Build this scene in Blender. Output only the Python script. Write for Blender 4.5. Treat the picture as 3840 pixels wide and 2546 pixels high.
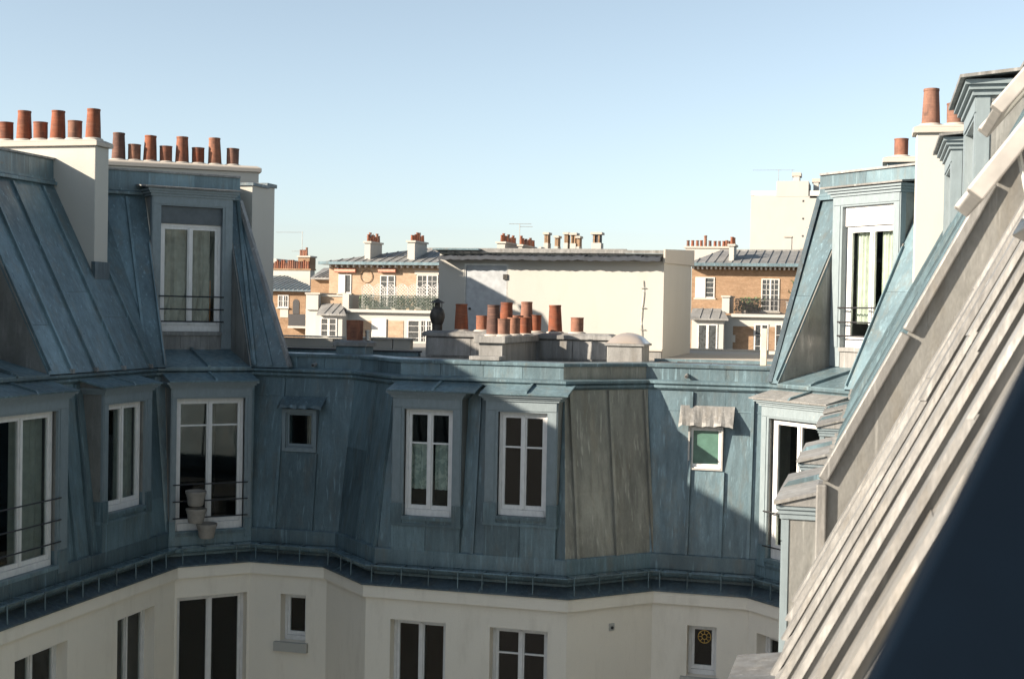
import bpy, bmesh, math, random
from mathutils import Vector, Matrix
random.seed(7)
for o in list(bpy.data.objects): bpy.data.objects.remove(o)
SC = bpy.context.scene; COL = SC.collection
EYE = 19.0                      # eye height above the courtyard floor; everything below is modelled relative to the eye
# ------------------------------------------------------------------ camera
YAW, PITCH, ROLL = math.radians(15.005), math.radians(1.192), math.radians(1.078)
FPX = 5067.0                    # focal length in pixels of the 3840 wide photograph
def cam_axes():
    f = Vector((-math.sin(YAW)*math.cos(PITCH), math.cos(YAW)*math.cos(PITCH), -math.sin(PITCH)))
    r = Vector((math.cos(YAW), math.sin(YAW), 0)); u = r.cross(f)
    c, s = math.cos(ROLL), math.sin(ROLL)
    return c*r+s*u, -s*r+c*u, f
CR, CU, CF = cam_axes()
cam = bpy.data.cameras.new('camera'); cam_o = bpy.data.objects.new('camera', cam); COL.objects.link(cam_o)
cam_o.matrix_world = Matrix(((CR.x, CU.x, -CF.x, 0), (CR.y, CU.y, -CF.y, 0), (CR.z, CU.z, -CF.z, EYE), (0, 0, 0, 1)))
cam.sensor_width = 36; cam.lens = FPX/3840*36; cam.clip_start = .05; cam.clip_end = 3000
cam.dof.use_dof = True; cam.dof.focus_distance = 25; cam.dof.aperture_fstop = 5.6
SC.camera = cam_o
SC.render.resolution_x, SC.render.resolution_y = 1024, 678
# ------------------------------------------------------------------ light
SUN_DIR = Vector((1.0, .70, -.49)).normalized()          # the way the light travels
elev = math.asin(-SUN_DIR.z); az = math.atan2(-SUN_DIR.x, -SUN_DIR.y)
w = bpy.data.worlds.new('World'); SC.world = w; w.use_nodes = True
nt = w.node_tree; bg = nt.nodes['Background']; sky = nt.nodes.new('ShaderNodeTexSky')
sky.sky_type = 'NISHITA'; sky.sun_disc = False; sky.sun_elevation = elev; sky.sun_rotation = az
sky.air_density = .8; sky.dust_density = .75; sky.ozone_density = 1.3; sky.altitude = 0
hs = nt.nodes.new('ShaderNodeHueSaturation'); hs.inputs['Saturation'].default_value = .66; hs.inputs['Hue'].default_value = .486
nt.links.new(sky.outputs[0], hs.inputs['Color']); nt.links.new(hs.outputs[0], bg.inputs[0]); bg.inputs[1].default_value = .071
sl = bpy.data.lights.new('sun', 'SUN'); sl.energy = 5.0; sl.angle = math.radians(.55); sl.color = (1, .865, .71)
so = bpy.data.objects.new('sun', sl); COL.objects.link(so)
so.rotation_euler = SUN_DIR.to_track_quat('-Z', 'Y').to_euler(); so.location = (-30, -20, 60)
vs = SC.view_settings; vs.view_transform = 'Standard'; vs.look = 'None'; vs.exposure = 1.5; vs.gamma = 1; vs.use_curve_mapping = False

# ------------------------------------------------------------------ pixels of the photograph to rays
def Z(x0, y0, s): return lambda x, y: (x0+x/s, y0+y/s)
ZK = Z(2550, 880, 3.1367); Z4 = Z(1000, 800, 2.6129); ZT = Z(2700, 600, 3.92); ZN = Z(1850, 820, 4.73); ZL = Z(0, 380, 2.3186)
def ray(p):
    return CR*((p[0]-1920)/FPX) - CU*((p[1]-1273)/FPX) + CF
def by(p, y): d = ray(p); return d*(y/d.y)
def bz(p, z): d = ray(p); return d*(z/d.z)

# ------------------------------------------------------------------ materials
MATS = {}
class N:
    def __init__(s, name):
        s.m = bpy.data.materials.new(name); s.m.use_nodes = True; s.t = s.m.node_tree
        s.b = s.t.nodes['Principled BSDF']; MATS[name] = s.m
        s.pos = s.n('ShaderNodeNewGeometry').outputs['Position']
    def n(s, ty, **k):
        x = s.t.nodes.new(ty)
        for a, v in k.items(): setattr(x, a, v)
        return x
    def l(s, a, b): s.t.links.new(a, b)
    def noise(s, sc, scale=(1, 1, 1), det=4, rough=.55, src=None):
        mp = s.n('ShaderNodeMapping'); mp.inputs['Scale'].default_value = scale; s.l(src or s.pos, mp.inputs[0])
        t = s.n('ShaderNodeTexNoise'); t.inputs['Scale'].default_value = sc; t.inputs['Detail'].default_value = det; t.inputs['Roughness'].default_value = rough
        s.l(mp.outputs[0], t.inputs[0]); return t.outputs[0]
    def ramp(s, src, stops):
        r = s.n('ShaderNodeValToRGB'); e = r.color_ramp.elements
        while len(e) < len(stops): e.new(.5)
        for k, (p, c) in zip(e, stops): k.position = p; k.color = (c, c, c, 1) if not isinstance(c, tuple) else (*c, 1)
        s.l(src, r.inputs[0]); return r.outputs[0]
    def mix(s, f, a, b, mode='MIX'):
        x = s.n('ShaderNodeMix', data_type='RGBA', blend_type=mode)
        for v, i in ((f, 0), (a, 6), (b, 7)):
            if isinstance(v, (int, float)): x.inputs[i].default_value = v
            elif isinstance(v, tuple): x.inputs[i].default_value = (*v, 1)
            else: s.l(v, x.inputs[i])
        return x.outputs[2]
    def col(s, c):
        if isinstance(c, tuple): s.b.inputs['Base Color'].default_value = (*c, 1)
        else: s.l(c, s.b.inputs['Base Color'])
    def bump(s, src, st, dist=.01):
        b = s.n('ShaderNodeBump'); b.inputs['Strength'].default_value = st; b.inputs['Distance'].default_value = dist
        s.l(src, b.inputs['Height']); s.l(b.outputs[0], s.b.inputs['Normal'])
    def rnd(s): return s.n('ShaderNodeObjectInfo').outputs['Random']
    def set(s, rough=.6, metal=0, spec=.5):
        s.b.inputs['Roughness'].default_value = rough; s.b.inputs['Metallic'].default_value = metal; s.b.inputs['Specular IOR Level'].default_value = spec
def zinc(name, c, metal=.12, rough=.48, var=.25, stain=.35, tint=(.20, .17, .12)):
    m = N(name); big = m.noise(1.1, (1, 1, .6), 5); st = m.noise(5, (1.6, 1.6, .16), 5, .65); fine = m.noise(40, (1, 1, .5), 3)
    dark = tuple(x*.55 for x in c); lite = tuple(min(1, x*1.3) for x in c)
    a = m.mix(m.ramp(big, ((.34, 0.), (.66, 1.))), tuple(x*.68 for x in c), tuple(x*1.22 for x in c))
    a = m.mix(m.ramp(st, ((.44, 0.), (.70, stain*1.6))), a, dark)
    a = m.mix(m.ramp(m.noise(3.1, (1.3, 1.3, .35), 6, .7), ((.52, 0.), (.76, .5))), a, tint)
    a = m.mix(m.ramp(m.noise(9, (1, 1, .25), 4), ((.54, 0.), (.74, .6))), a, lite)
    a = m.mix(1.0, a, m.ramp(m.rnd(), ((0., 1-var), (1., 1+0*var))), 'MULTIPLY')
    a = m.mix(1.0, a, m.ramp(fine, ((.2, .82), (.8, 1.))), 'MULTIPLY')
    a = m.mix(m.ramp(m.noise(14, (1.4, 1.4, .07), 3, .5), ((.60, 0.), (.72, .38))), a, tuple(min(1, x*1.75) for x in c))
    a = m.mix(m.ramp(m.noise(1.7, (1, 1, 1), 6, .75), ((.60, 0.), (.68, .3))), a, tuple(x*.45 for x in c))
    m.col(a); m.set(rough, metal)
    m.l(m.ramp(st, ((.3, rough-.1), (.8, rough+.22))), m.b.inputs['Roughness'])
    m.bump(m.noise(2.6, (1, 1, .55), 5, .6), .7, .03)
zinc('zinc', (.150, .226, .258), .12, .36, .40); zinc('zinc_stained_warmlit', (.30, .292, .252), .1, .42, .25, .5, (.25, .20, .135)); zinc('zinc_near', (.208, .208, .2), .1, .46, .2, .4); zinc('zinc_dark', (.095, .135, .16))  # right-turned bay facet: brown streaks, plus warm bounce light painted in as paler tan
zinc('zinc_worn', (.255, .255, .247), .06, .55, .2, .45); zinc('zinc_smooth', (.25, .25, .235), .25, .34, .1, .2)
def paint(name, c, wear=.25):
    m = N(name); g = m.noise(18, (1, 1, .35), 5, .6)
    a = m.mix(m.ramp(g, ((.3, 0.), (.75, 1.))), tuple(x*.86 for x in c), tuple(min(1, x*1.06) for x in c))
    a = m.mix(m.ramp(m.noise(30, (1, 1, .22), 6, .7), ((.62, 0.), (.72, wear))), a, (.55, .53, .48))
    m.col(a); m.set(.5); m.bump(g, .3, .004)
paint('dormer_paint', (.18, .222, .24)); paint('pvc', (.68, .67, .655), .02)
def plaster(name, c, dirt=.3, dc=(.30, .27, .22), rel=.5):
    m = N(name); big = m.noise(.7, (1, 1, .55), 5, .6); fine = m.noise(55, (1, 1, 1), 4)
    a = m.mix(m.ramp(big, ((.3, 0.), (.75, 1.))), tuple(x*.93 for x in c), c)
    a = m.mix(m.ramp(m.noise(2.3, (1.2, 1.2, .3), 6, .7), ((.52, 0.), (.85, dirt))), a, dc)
    a = m.mix(1.0, a, m.ramp(fine, ((.2, .93), (.8, 1.))), 'MULTIPLY')
    m.col(a); m.set(.9, 0, .2); m.bump(fine, rel, .006)
plaster('render_wall', (.80, .74, .64), .42, (.45, .39, .31)); plaster('render_white', (.43, .42, .385), .3, (.36, .32, .27)); plaster('cap_mortar', (.42, .385, .34), .5)
plaster('stone', (.45, .42, .37), .25); plaster('tower_wall', (.42, .415, .38), .05); plaster('asphalt_yard', (.11, .105, .10), .4); plaster('gravel_roof', (.36, .335, .295), .5)
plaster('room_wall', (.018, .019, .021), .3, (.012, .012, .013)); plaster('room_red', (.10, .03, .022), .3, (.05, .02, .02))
m = N('terracotta'); rn = m.rnd()
a = m.ramp(rn, ((0., (.17, .052, .026)), (.3, (.22, .075, .038)), (.5, (.21, .11, .078)), (.66, (.075, .042, .036)), (.82, (.27, .13, .082)), (1., (.20, .066, .034))))
a = m.mix(m.ramp(m.noise(6, (1, 1, .6), 5, .65), ((.42, 0.), (.72, .8))), a, (.05, .034, .03))
a = m.mix(m.ramp(m.noise(14, (.3, .3, 2.5), 3), ((.5, 0.), (.8, .3))), a, (.36, .19, .12)); m.col(a); m.set(.85, 0, .25); m.bump(m.noise(30, (.2, .2, 2)), .4, .004)
def brick(name, c1, c2, mort):
    m = N(name); bt = m.n('ShaderNodeTexBrick'); mp = m.n('ShaderNodeMapping'); mp.inputs['Rotation'].default_value = (math.radians(90), 0, 0)
    m.l(m.pos, mp.inputs[0]); m.l(mp.outputs[0], bt.inputs[0]); bt.inputs['Scale'].default_value = 4.2; bt.inputs['Mortar Size'].default_value = .012
    bt.inputs['Color1'].default_value = (*c1, 1); bt.inputs['Color2'].default_value = (*c2, 1); bt.inputs['Mortar'].default_value = (*mort, 1)
    a = m.mix(m.ramp(m.noise(.9, (1, 1, 2.6), 6, .75), ((.35, 0.), (.7, .75))), bt.outputs[0], tuple(x*.62 for x in c1)); 
    a = m.mix(m.ramp(m.noise(3.3, (1, 1, 2.5), 5, .7), ((.55, 0.), (.75, .5))), a, tuple(min(1, x*1.35) for x in c2))
    m.col(a); m.set(.9, 0, .2)
brick('brick_pale', (.36, .255, .17), (.41, .305, .215), (.40, .345, .28)); brick('brick_brown', (.245, .155, .092), (.31, .205, .13), (.30, .25, .19))
def plain(name, c, rough=.6, metal=0, v=.15):
    m = N(name); m.col(m.mix(m.ramp(m.noise(7, (1, 1, 1), 4), ((.3, 0.), (.7, 1.))), tuple(x*(1-v) for x in c), tuple(min(1, x*(1+v)) for x in c))); m.set(rough, metal)
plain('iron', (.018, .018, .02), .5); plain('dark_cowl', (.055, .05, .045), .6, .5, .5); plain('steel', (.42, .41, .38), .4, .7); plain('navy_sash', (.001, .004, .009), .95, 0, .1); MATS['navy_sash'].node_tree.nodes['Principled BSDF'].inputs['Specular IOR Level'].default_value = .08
plain('sash_metal', (.40, .385, .36), .42, .3); plain('blind_cloth', (.085, .10, .11), .7); plain('door_grey', (.33, .35, .365), .55); plain('planter', (.27, .245, .215), .8)
plain('tile_slate', (.022, .028, .038), .6, 0, .35); plain('curtain_grey', (.30, .31, .28), .9); plain('curtain_pale', (.62, .64, .56), .9); plain('curtain_beige', (.45, .40, .34), .9)
plain('rubber', (.03, .03, .032), .7); plain('wood_post', (.55, .48, .38), .8); plain('leaf', (.06, .10, .035), .7, 0, .5); plain('awning_cloth', (.62, .28, .20), .8); plain('gull_white', (.75, .74, .72), .8); plain('pigeon_grey', (.22, .22, .23), .8); plain('far_glass', (.045, .05, .052), .12, 0, .5); plain('white_wood', (.47, .46, .44), .6); plain('rail_green', (.05, .075, .055), .6); plain('gold_wire', (.55, .36, .10), .4, .6); plain('green_pane', (.075, .15, .12), .2); plain('orange_cloth', (.60, .20, .05), .9)
m = N('lace'); m.col(m.ramp(m.noise(9, (1, 1, 1), 2), ((.44, (.62, .66, .60)), (.52, (.40, .46, .42))))); m.set(.9)
m = N('dome'); m.col((.38, .32, .26)); m.set(.3); m.b.inputs['Transmission Weight'].default_value = .4
m = N('glass'); t = m.t; t.nodes.remove(m.b); out = [x for x in t.nodes if x.type == 'OUTPUT_MATERIAL'][0]
tr = m.n('ShaderNodeBsdfTransparent'); tr.inputs[0].default_value = (.86, .89, .88, 1); gl = m.n('ShaderNodeBsdfGlossy'); gl.inputs['Roughness'].default_value = .02
lw = m.n('ShaderNodeLayerWeight'); lw.inputs[0].default_value = .5; pw = m.n('ShaderNodeMath', operation='POWER'); pw.inputs[1].default_value = 4; m.l(lw.outputs['Facing'], pw.inputs[0]); fr = m.n('ShaderNodeMath', operation='MULTIPLY_ADD'); fr.inputs[1].default_value = .75; fr.inputs[2].default_value = .03; m.l(pw.outputs[0], fr.inputs[0]); mx = m.n('ShaderNodeMixShader'); m.l(fr.outputs[0], mx.inputs[0]); m.l(tr.outputs[0], mx.inputs[1]); m.l(gl.outputs[0], mx.inputs[2]); m.l(mx.outputs[0], out.inputs[0])

# ------------------------------------------------------------------ mesh helpers
class MB:
    def __init__(s): s.v = []; s.f = []
    def add(s, vs, fs):
        k = len(s.v); s.v += [tuple(v) for v in vs]; s.f += [tuple(k+i for i in f) for f in fs]; return s
    def prism(s, A, B):                                   # two rings of equal length, capped
        n = len(A); return s.add(list(A)+list(B), [tuple(range(n)), tuple(range(2*n-1, n-1, -1))]+[(i, i+n, (i+1) % n+n, (i+1) % n) for i in range(n)])
    def box(s, x0, x1, y0, y1, z0, z1):
        return s.prism([(x0, y0, z0), (x1, y0, z0), (x1, y1, z0), (x0, y1, z0)], [(x0, y0, z1), (x1, y0, z1), (x1, y1, z1), (x0, y1, z1)])
    def tube(s, pts, r, n=8, half=False):
        pts = [Vector(p) for p in pts]; rings = []
        for i, p in enumerate(pts):
            d = (pts[min(i+1, len(pts)-1)]-pts[max(i-1, 0)]).normalized(); a = d.cross(Vector((0, 0, 1)))
            if a.length < 1e-3: a = Vector((1, 0, 0))
            a.normalize(); b = a.cross(d); rr = r[i] if isinstance(r, (list, tuple)) else r
            rings.append([p+a*rr*math.cos(q)+b*rr*math.sin(q) for q in (2*math.pi*k/n for k in range(n))])
        vs = [v for g in rings for v in g]; fs = [tuple(range(n-1, -1, -1)), tuple(range(len(vs)-n, len(vs)))]
        for i in range(len(rings)-1): fs += [(i*n+k, i*n+(k+1) % n, (i+1)*n+(k+1) % n, (i+1)*n+k) for k in range(n)]
        return s.add(vs, fs)
    def lathe(s, prof, c=(0, 0, 0), n=20, close=True):    # prof = [(r, z)]
        vs = [(c[0]+r*math.cos(2*math.pi*k/n), c[1]+r*math.sin(2*math.pi*k/n), c[2]+z) for r, z in prof for k in range(n)]
        fs = [(i*n+k, i*n+(k+1) % n, (i+1)*n+(k+1) % n, (i+1)*n+k) for i in range(len(prof)-1) for k in range(n)]
        if close: fs += [tuple(range(n-1, -1, -1)), tuple(range(len(vs)-n, len(vs)))]
        return s.add(vs, fs)
    def mesh(s, name, mat, smooth=False):
        me = bpy.data.meshes.new(name); me.from_pydata(s.v, [], s.f); bm = bmesh.new(); bm.from_mesh(me)
        bmesh.ops.recalc_face_normals(bm, faces=bm.faces); bm.to_mesh(me); bm.free()
        if smooth:
            for p in me.polygons: p.use_smooth = True
            try: me.set_sharp_from_angle(angle=math.radians(40))
            except Exception: pass
        me.materials.append(MATS[mat]); return me
def obj(name, mb, mat, parent=None, smooth=False, bevel=0):
    o = bpy.data.objects.new(name, mb if isinstance(mb, bpy.types.Mesh) else mb.mesh(name, mat, smooth)); COL.objects.link(o); o.parent = parent
    if bevel:
        b = o.modifiers.new('edge', 'BEVEL'); b.width = bevel; b.segments = 2; b.limit_method = 'ANGLE'
    return o
def tag(o, label, cat=None, group=None, kind=None):
    if label: o['label'] = label
    if cat: o['category'] = cat
    if group: o['group'] = group
    if kind: o['kind'] = kind
    return o
def empty(name, parent=None):
    o = bpy.data.objects.new(name, None); o.empty_display_size = .2; COL.objects.link(o); o.parent = parent; return o
def thing(name, label, cat, group=None): return tag(empty(name), label, cat, group)
def bx(name, x0, x1, y0, y1, z0, z1, mat, parent=None, bevel=0): return obj(name, MB().box(x0, x1, y0, y1, z0, z1), mat, parent, False, bevel)

# ------------------------------------------------------------------ plan of the courtyard: cornice line, facet by facet
K = [Vector(p) for p in ((-12.22, 2), (-12.22, 22.25), (-11.25, 23.22), (-9.75, 23.22), (-8.5, 22.0), (-4.84, 22.0), (-3.6, 23.24), (-2.0, 23.24), (-.9, 22.14), (-.9, 10.0))]
NF = len(K)-1
TT = [(K[i+1]-K[i]).normalized() for i in range(NF)]
IN = [Vector((-t.y, t.x)) for t in TT]                    # into the building
LEN = [(K[i+1]-K[i]).length for i in range(NF)]
def P(i, s, d, z): p = K[i]+TT[i]*s+IN[i]*d; return (p.x, p.y, z)
def corner_s(i, end, d):                                  # s of the mitre of facet i at inset d
    j = i-1 if end == 0 else i+1
    base = 0 if end == 0 else LEN[i]
    if j < 0 or j >= NF: return base
    a, b = (TT[j], TT[i]) if end == 0 else (TT[i], TT[j])
    ang = math.atan2(a.x*b.y-a.y*b.x, a.dot(b))           # left turn positive
    k = math.tan(ang/2)*d
    return base+k if end == 0 else base-k
def fprism(mb, i, prof, sA=None, sB=None):
    A = [P(i, corner_s(i, 0, d) if sA is None else sA, d, z) for d, z in prof]
    B = [P(i, corner_s(i, 1, d) if sB is None else sB(d) if callable(sB) else sB, d, z) for d, z in prof]
    return mb.prism(A, B)
def fbox(mb, i, s0, s1, d0, d1, z0, z1): return fprism(mb, i, [(d0, z0), (d1, z0), (d1, z1), (d0, z1)], s0, s1)
def fb(name, i, s0, s1, d0, d1, z0, z1, mat, parent, bevel=0): return obj(name, fbox(MB(), i, s0, s1, d0, d1, z0, z1), mat, parent, False, bevel)
def sx(i, x): return (x-K[i].x)/TT[i].x                   # s from a world x (or y on the side wings)
def sy(i, y): return (y-K[i].y)/TT[i].y

# ================================================================== THE SETTING
g = obj('ground', MB().box(-600, 600, -200, 900, -19.5, -19.0), 'asphalt_yard'); tag(g, 'dark paved ground of the courtyard and the streets behind', kind='structure')

# ================================================================== THE COURTYARD BUILDING
B = thing('courtyard_building', 'zinc mansard apartment building wrapped around the pale rendered courtyard', 'building')
ZB0, ZL0, ZL1, ZP1 = -4.42, -1.32, -1.18, -.88            # mansard base, ledge bottom, ledge top, parapet top
def dl(z): return .30+(z-ZB0)/(ZL0-ZB0)*.38               # inset of the lower mansard at height z
def du(z): return .60+(z+1.16)/1.921                      # inset of the upper slope at height z
ZU = 2.16; FL = -.95                                      # top of the upper slopes; flat roof

def leaf_window(par, i, s0, s1, d, z0, z1, leaves=2, trans=(), fw=.055, bot=.09, mat='pvc', glass='glass', st=.05):
    """white casement: fixed frame, leaves with stiles, optional glazing bars; panes are pieces of their own"""
    mb = MB(); t = .07
    fbox(mb, i, s0, s0+fw, d, d+t, z0, z1); fbox(mb, i, s1-fw, s1, d, d+t, z0, z1)
    fbox(mb, i, s0+fw, s1-fw, d, d+t, z1-fw, z1); fbox(mb, i, s0+fw, s1-fw, d-.02, d+t, z0, z0+bot)
    a, b = s0+fw, s1-fw; wl = (b-a)/leaves; zb, zt = z0+bot, z1-fw; panes = []
    for k in range(leaves):
        l, r = a+k*wl+.003, a+(k+1)*wl-.003; e = d+.012
        fbox(mb, i, l, l+st, e, e+.05, zb+.003, zt-.003); fbox(mb, i, r-st, r, e, e+.05, zb+.003, zt-.003)
        fbox(mb, i, l+st, r-st, e, e+.05, zt-st, zt-.003); fbox(mb, i, l+st, r-st, e, e+.05, zb+.003, zb+st+.025)
        zs = [zb+st+.025]+[zb+(zt-zb)*q for q in trans]+[zt-st]
        for q in trans: zq = zb+(zt-zb)*q; fbox(mb, i, l+st, r-st, e+.005, e+.045, zq-.014, zq+.014)
        for q in range(len(zs)-1): panes.append((l+st-.004, r-st+.004, zs[q]-.004, zs[q+1]+.004))
    for k in range(leaves-1): c = a+(k+1)*wl; fbox(mb, i, c-.028, c+.028, d-.012, d+.011, zb+.02, zt-.02)
    obj('window_frame', mb, mat, par)
    for l, r, q0, q1 in panes: fb('pane', i, l, r, d+.034, d+.042, q0, q1, glass, par)
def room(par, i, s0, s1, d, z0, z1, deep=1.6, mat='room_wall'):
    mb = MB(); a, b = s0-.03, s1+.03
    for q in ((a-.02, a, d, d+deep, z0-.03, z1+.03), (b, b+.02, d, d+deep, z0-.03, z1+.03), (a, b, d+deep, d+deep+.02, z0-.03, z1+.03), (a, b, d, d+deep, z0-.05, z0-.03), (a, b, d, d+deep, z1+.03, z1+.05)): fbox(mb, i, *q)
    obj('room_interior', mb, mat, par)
def curtain(par, i, s0, s1, d, z0, z1, mat, amp=.02, waves=5):
    mb = MB(); n = max(8, int(waves*6)); top = []; bot = []
    for k in range(n+1):
        s = s0+(s1-s0)*k/n; dd = d+amp*math.sin(k/n*waves*6.283)+amp*.5*math.sin(k*1.7)
        top.append(P(i, s, dd, z1)); bot.append(P(i, s, dd+amp*.6*math.sin(k), z0))
    mb.add(top+bot, [(k, k+1, n+2+k, n+1+k) for k in range(n)]); obj('curtain', mb, mat, par, True)
def rail(par, i, s0, s1, d, z, r=.013): obj('window_rail', MB().tube([P(i, s0, d, z), P(i, s1, d, z)], r, 6), 'iron', par)

# ---- walls of the floor below, with openings
OPEN = {0: [(sy(0, 17.5), sy(0, 18.87), -7.6, -5.36), (sy(0, 20.34), sy(0, 21.57), -7.6, -5.36), (sy(0, 13.8), sy(0, 15.1), -7.6, -5.36), (sy(0, 10.6), sy(0, 11.9), -7.6, -5.36)],
        1: [(.02, 1.35, -7.6, -5.38)], 2: [(sx(2, -10.64), sx(2, -10.13), -6.26, -5.37)], 3: [],
        4: [(sx(4, -8.01), sx(4, -7.0), -7.6, -5.38), (sx(4, -6.21), sx(4, -5.2), -7.0, -5.38)], 5: [], 6: [(sx(6, -3.01), sx(6, -2.5), -6.25, -5.37)], 7: [(.2, 1.42, -7.6, -5.37)],
        8: [(sy(8, 20.9), sy(8, 19.6), -7.6, -5.36), (sy(8, 18.6), sy(8, 17.5), -7.6, -5.36), (sy(8, 15.2), sy(8, 13.9), -7.6, -5.36)]}
for i in range(NF):
    mb = MB(); ops = sorted(OPEN[i]); W0, W1, zt, zb = .07, .37, -5.012, -19.0; cur = None
    for (a, b, q0, q1) in ops:
        fprism(mb, i, [(W0, zb), (W1, zb), (W1, zt), (W0, zt)], cur, a); fbox(mb, i, a, b, W0, W1, zb, q0); fbox(mb, i, a, b, W0, W1, q1, zt); cur = b
    fprism(mb, i, [(W0, zb), (W1, zb), (W1, zt), (W0, zt)], cur, None); obj('wall', mb, 'render_wall', B)
    obj('cornice', fprism(MB(), i, [(0, -5.01), (.35, -5.01), (.35, -4.78), (0, -4.78)]), 'render_wall', B)
    obj('cornice_flashing', fprism(MB(), i, [(-.03, -4.80), (-.03, -4.772), (.34, -4.62), (.34, -4.778), (-.012, -4.778), (-.012, -4.80)]), 'zinc_dark', B)
    for k in range(int(LEN[i]/1.6)):
        s = .5+k*1.6
        if 0 < s < LEN[i]-.1: obj('flashing_joint', fprism(MB(), i, [(-.028, -4.772), (-.028, -4.765), (.33, -4.610), (.33, -4.622)], s, s+.025), 'zinc', B)
    n = 10; prof = [(.16-.105*math.cos(math.pi*k/n), -4.475-.105*math.sin(math.pi*k/n)) for k in range(n+1)]
    prof += [(.16+.092*math.cos(math.pi*k/n), -4.475-.092*math.sin(math.pi*k/n)) for k in range(n+1)]
    obj('gutter', fprism(MB(), i, prof), 'zinc', B, True)
    obj('gutter_bead', MB().tube([P(i, corner_s(i, 0, .05), .05, -4.472), P(i, corner_s(i, 1, .05), .05, -4.472)], .016, 8), 'zinc', B, True)
    lo, hi = corner_s(i, 0, .05)+.12, corner_s(i, 1, .05)-.08
    if i == 0: lo = sy(0, 12)
    s = lo
    while s < hi and not (i == 8 and s > 4):
        mb = MB(); mb.tube([P(i, s, .035, -4.765), P(i, s, .04, -4.47)], .012, 6); fbox(mb, i, s-.02, s+.02, .02, .27, -4.468, -4.455); fbox(mb, i, s-.03, s+.03, .005, .065, -4.782, -4.756)
        obj('gutter_bracket', mb, 'zinc', B); s += random.uniform(.42, .62)
    obj('base_flashing', fprism(MB(), i, [(.272, -4.66), (.268, -4.46), (.255, -4.45), (.262, -4.2), (.275, -4.19), (.44, -4.19), (.44, -4.66)]), 'zinc', B)
# windows in the walls below
def wall_window(i, op, leaves=2, trans=(), mat='pvc', rm='room_wall', sill=False, deep=.2):
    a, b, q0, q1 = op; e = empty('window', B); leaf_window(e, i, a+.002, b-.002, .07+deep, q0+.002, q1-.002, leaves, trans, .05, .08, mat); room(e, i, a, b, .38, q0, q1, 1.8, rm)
    if sill: fb('sill', i, a-.1, b+.06, -.02, .3, q0-.17, q0-.001, 'render_white', e)
    return e
for k, op in enumerate(OPEN[0]): wall_window(0, op, 2, ())
wall_window(1, OPEN[1][0]); wall_window(2, OPEN[2][0], 1, (), sill=True, rm='room_red')
wall_window(4, OPEN[4][0], 2, (), rm='room_red'); e = wall_window(4, OPEN[4][1], 2, (.72,))
wl = wall_window(6, OPEN[6][0], 1, (), sill=True)
s0 = (OPEN[6][0][0]+OPEN[6][0][1])/2+.02; mb = MB(); c = (s0, .26, -5.62)
ring = lambda r, n=24: [P(6, s0+r*math.cos(6.2832*k/n), .3, -5.60+r*math.sin(6.2832*k/n)) for k in range(n+1)]
mb.tube(ring(.11), .008, 5); mb.tube(ring(.045, 14), .007, 5)
for k in range(8): a = k*math.pi/4; mb.tube([P(6, s0+.045*math.cos(a), .3, -5.60+.045*math.sin(a)), P(6, s0+.11*math.cos(a), .3, -5.60+.11*math.sin(a))], .006, 5)
obj('wire_ornament', mb, 'gold_wire', wl)
wall_window(7, OPEN[7][0]); [wall_window(8, o) for o in OPEN[8]]
e = empty('wall_socket', B); fb('socket_plate', 5, .88, .98, .045, .072, -5.42, -5.30, 'render_white', e); obj('socket_outlet', MB().tube([P(5, .93, .03, -5.37), P(5, .93, .06, -5.37)], .025, 10), 'rubber', e)

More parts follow.
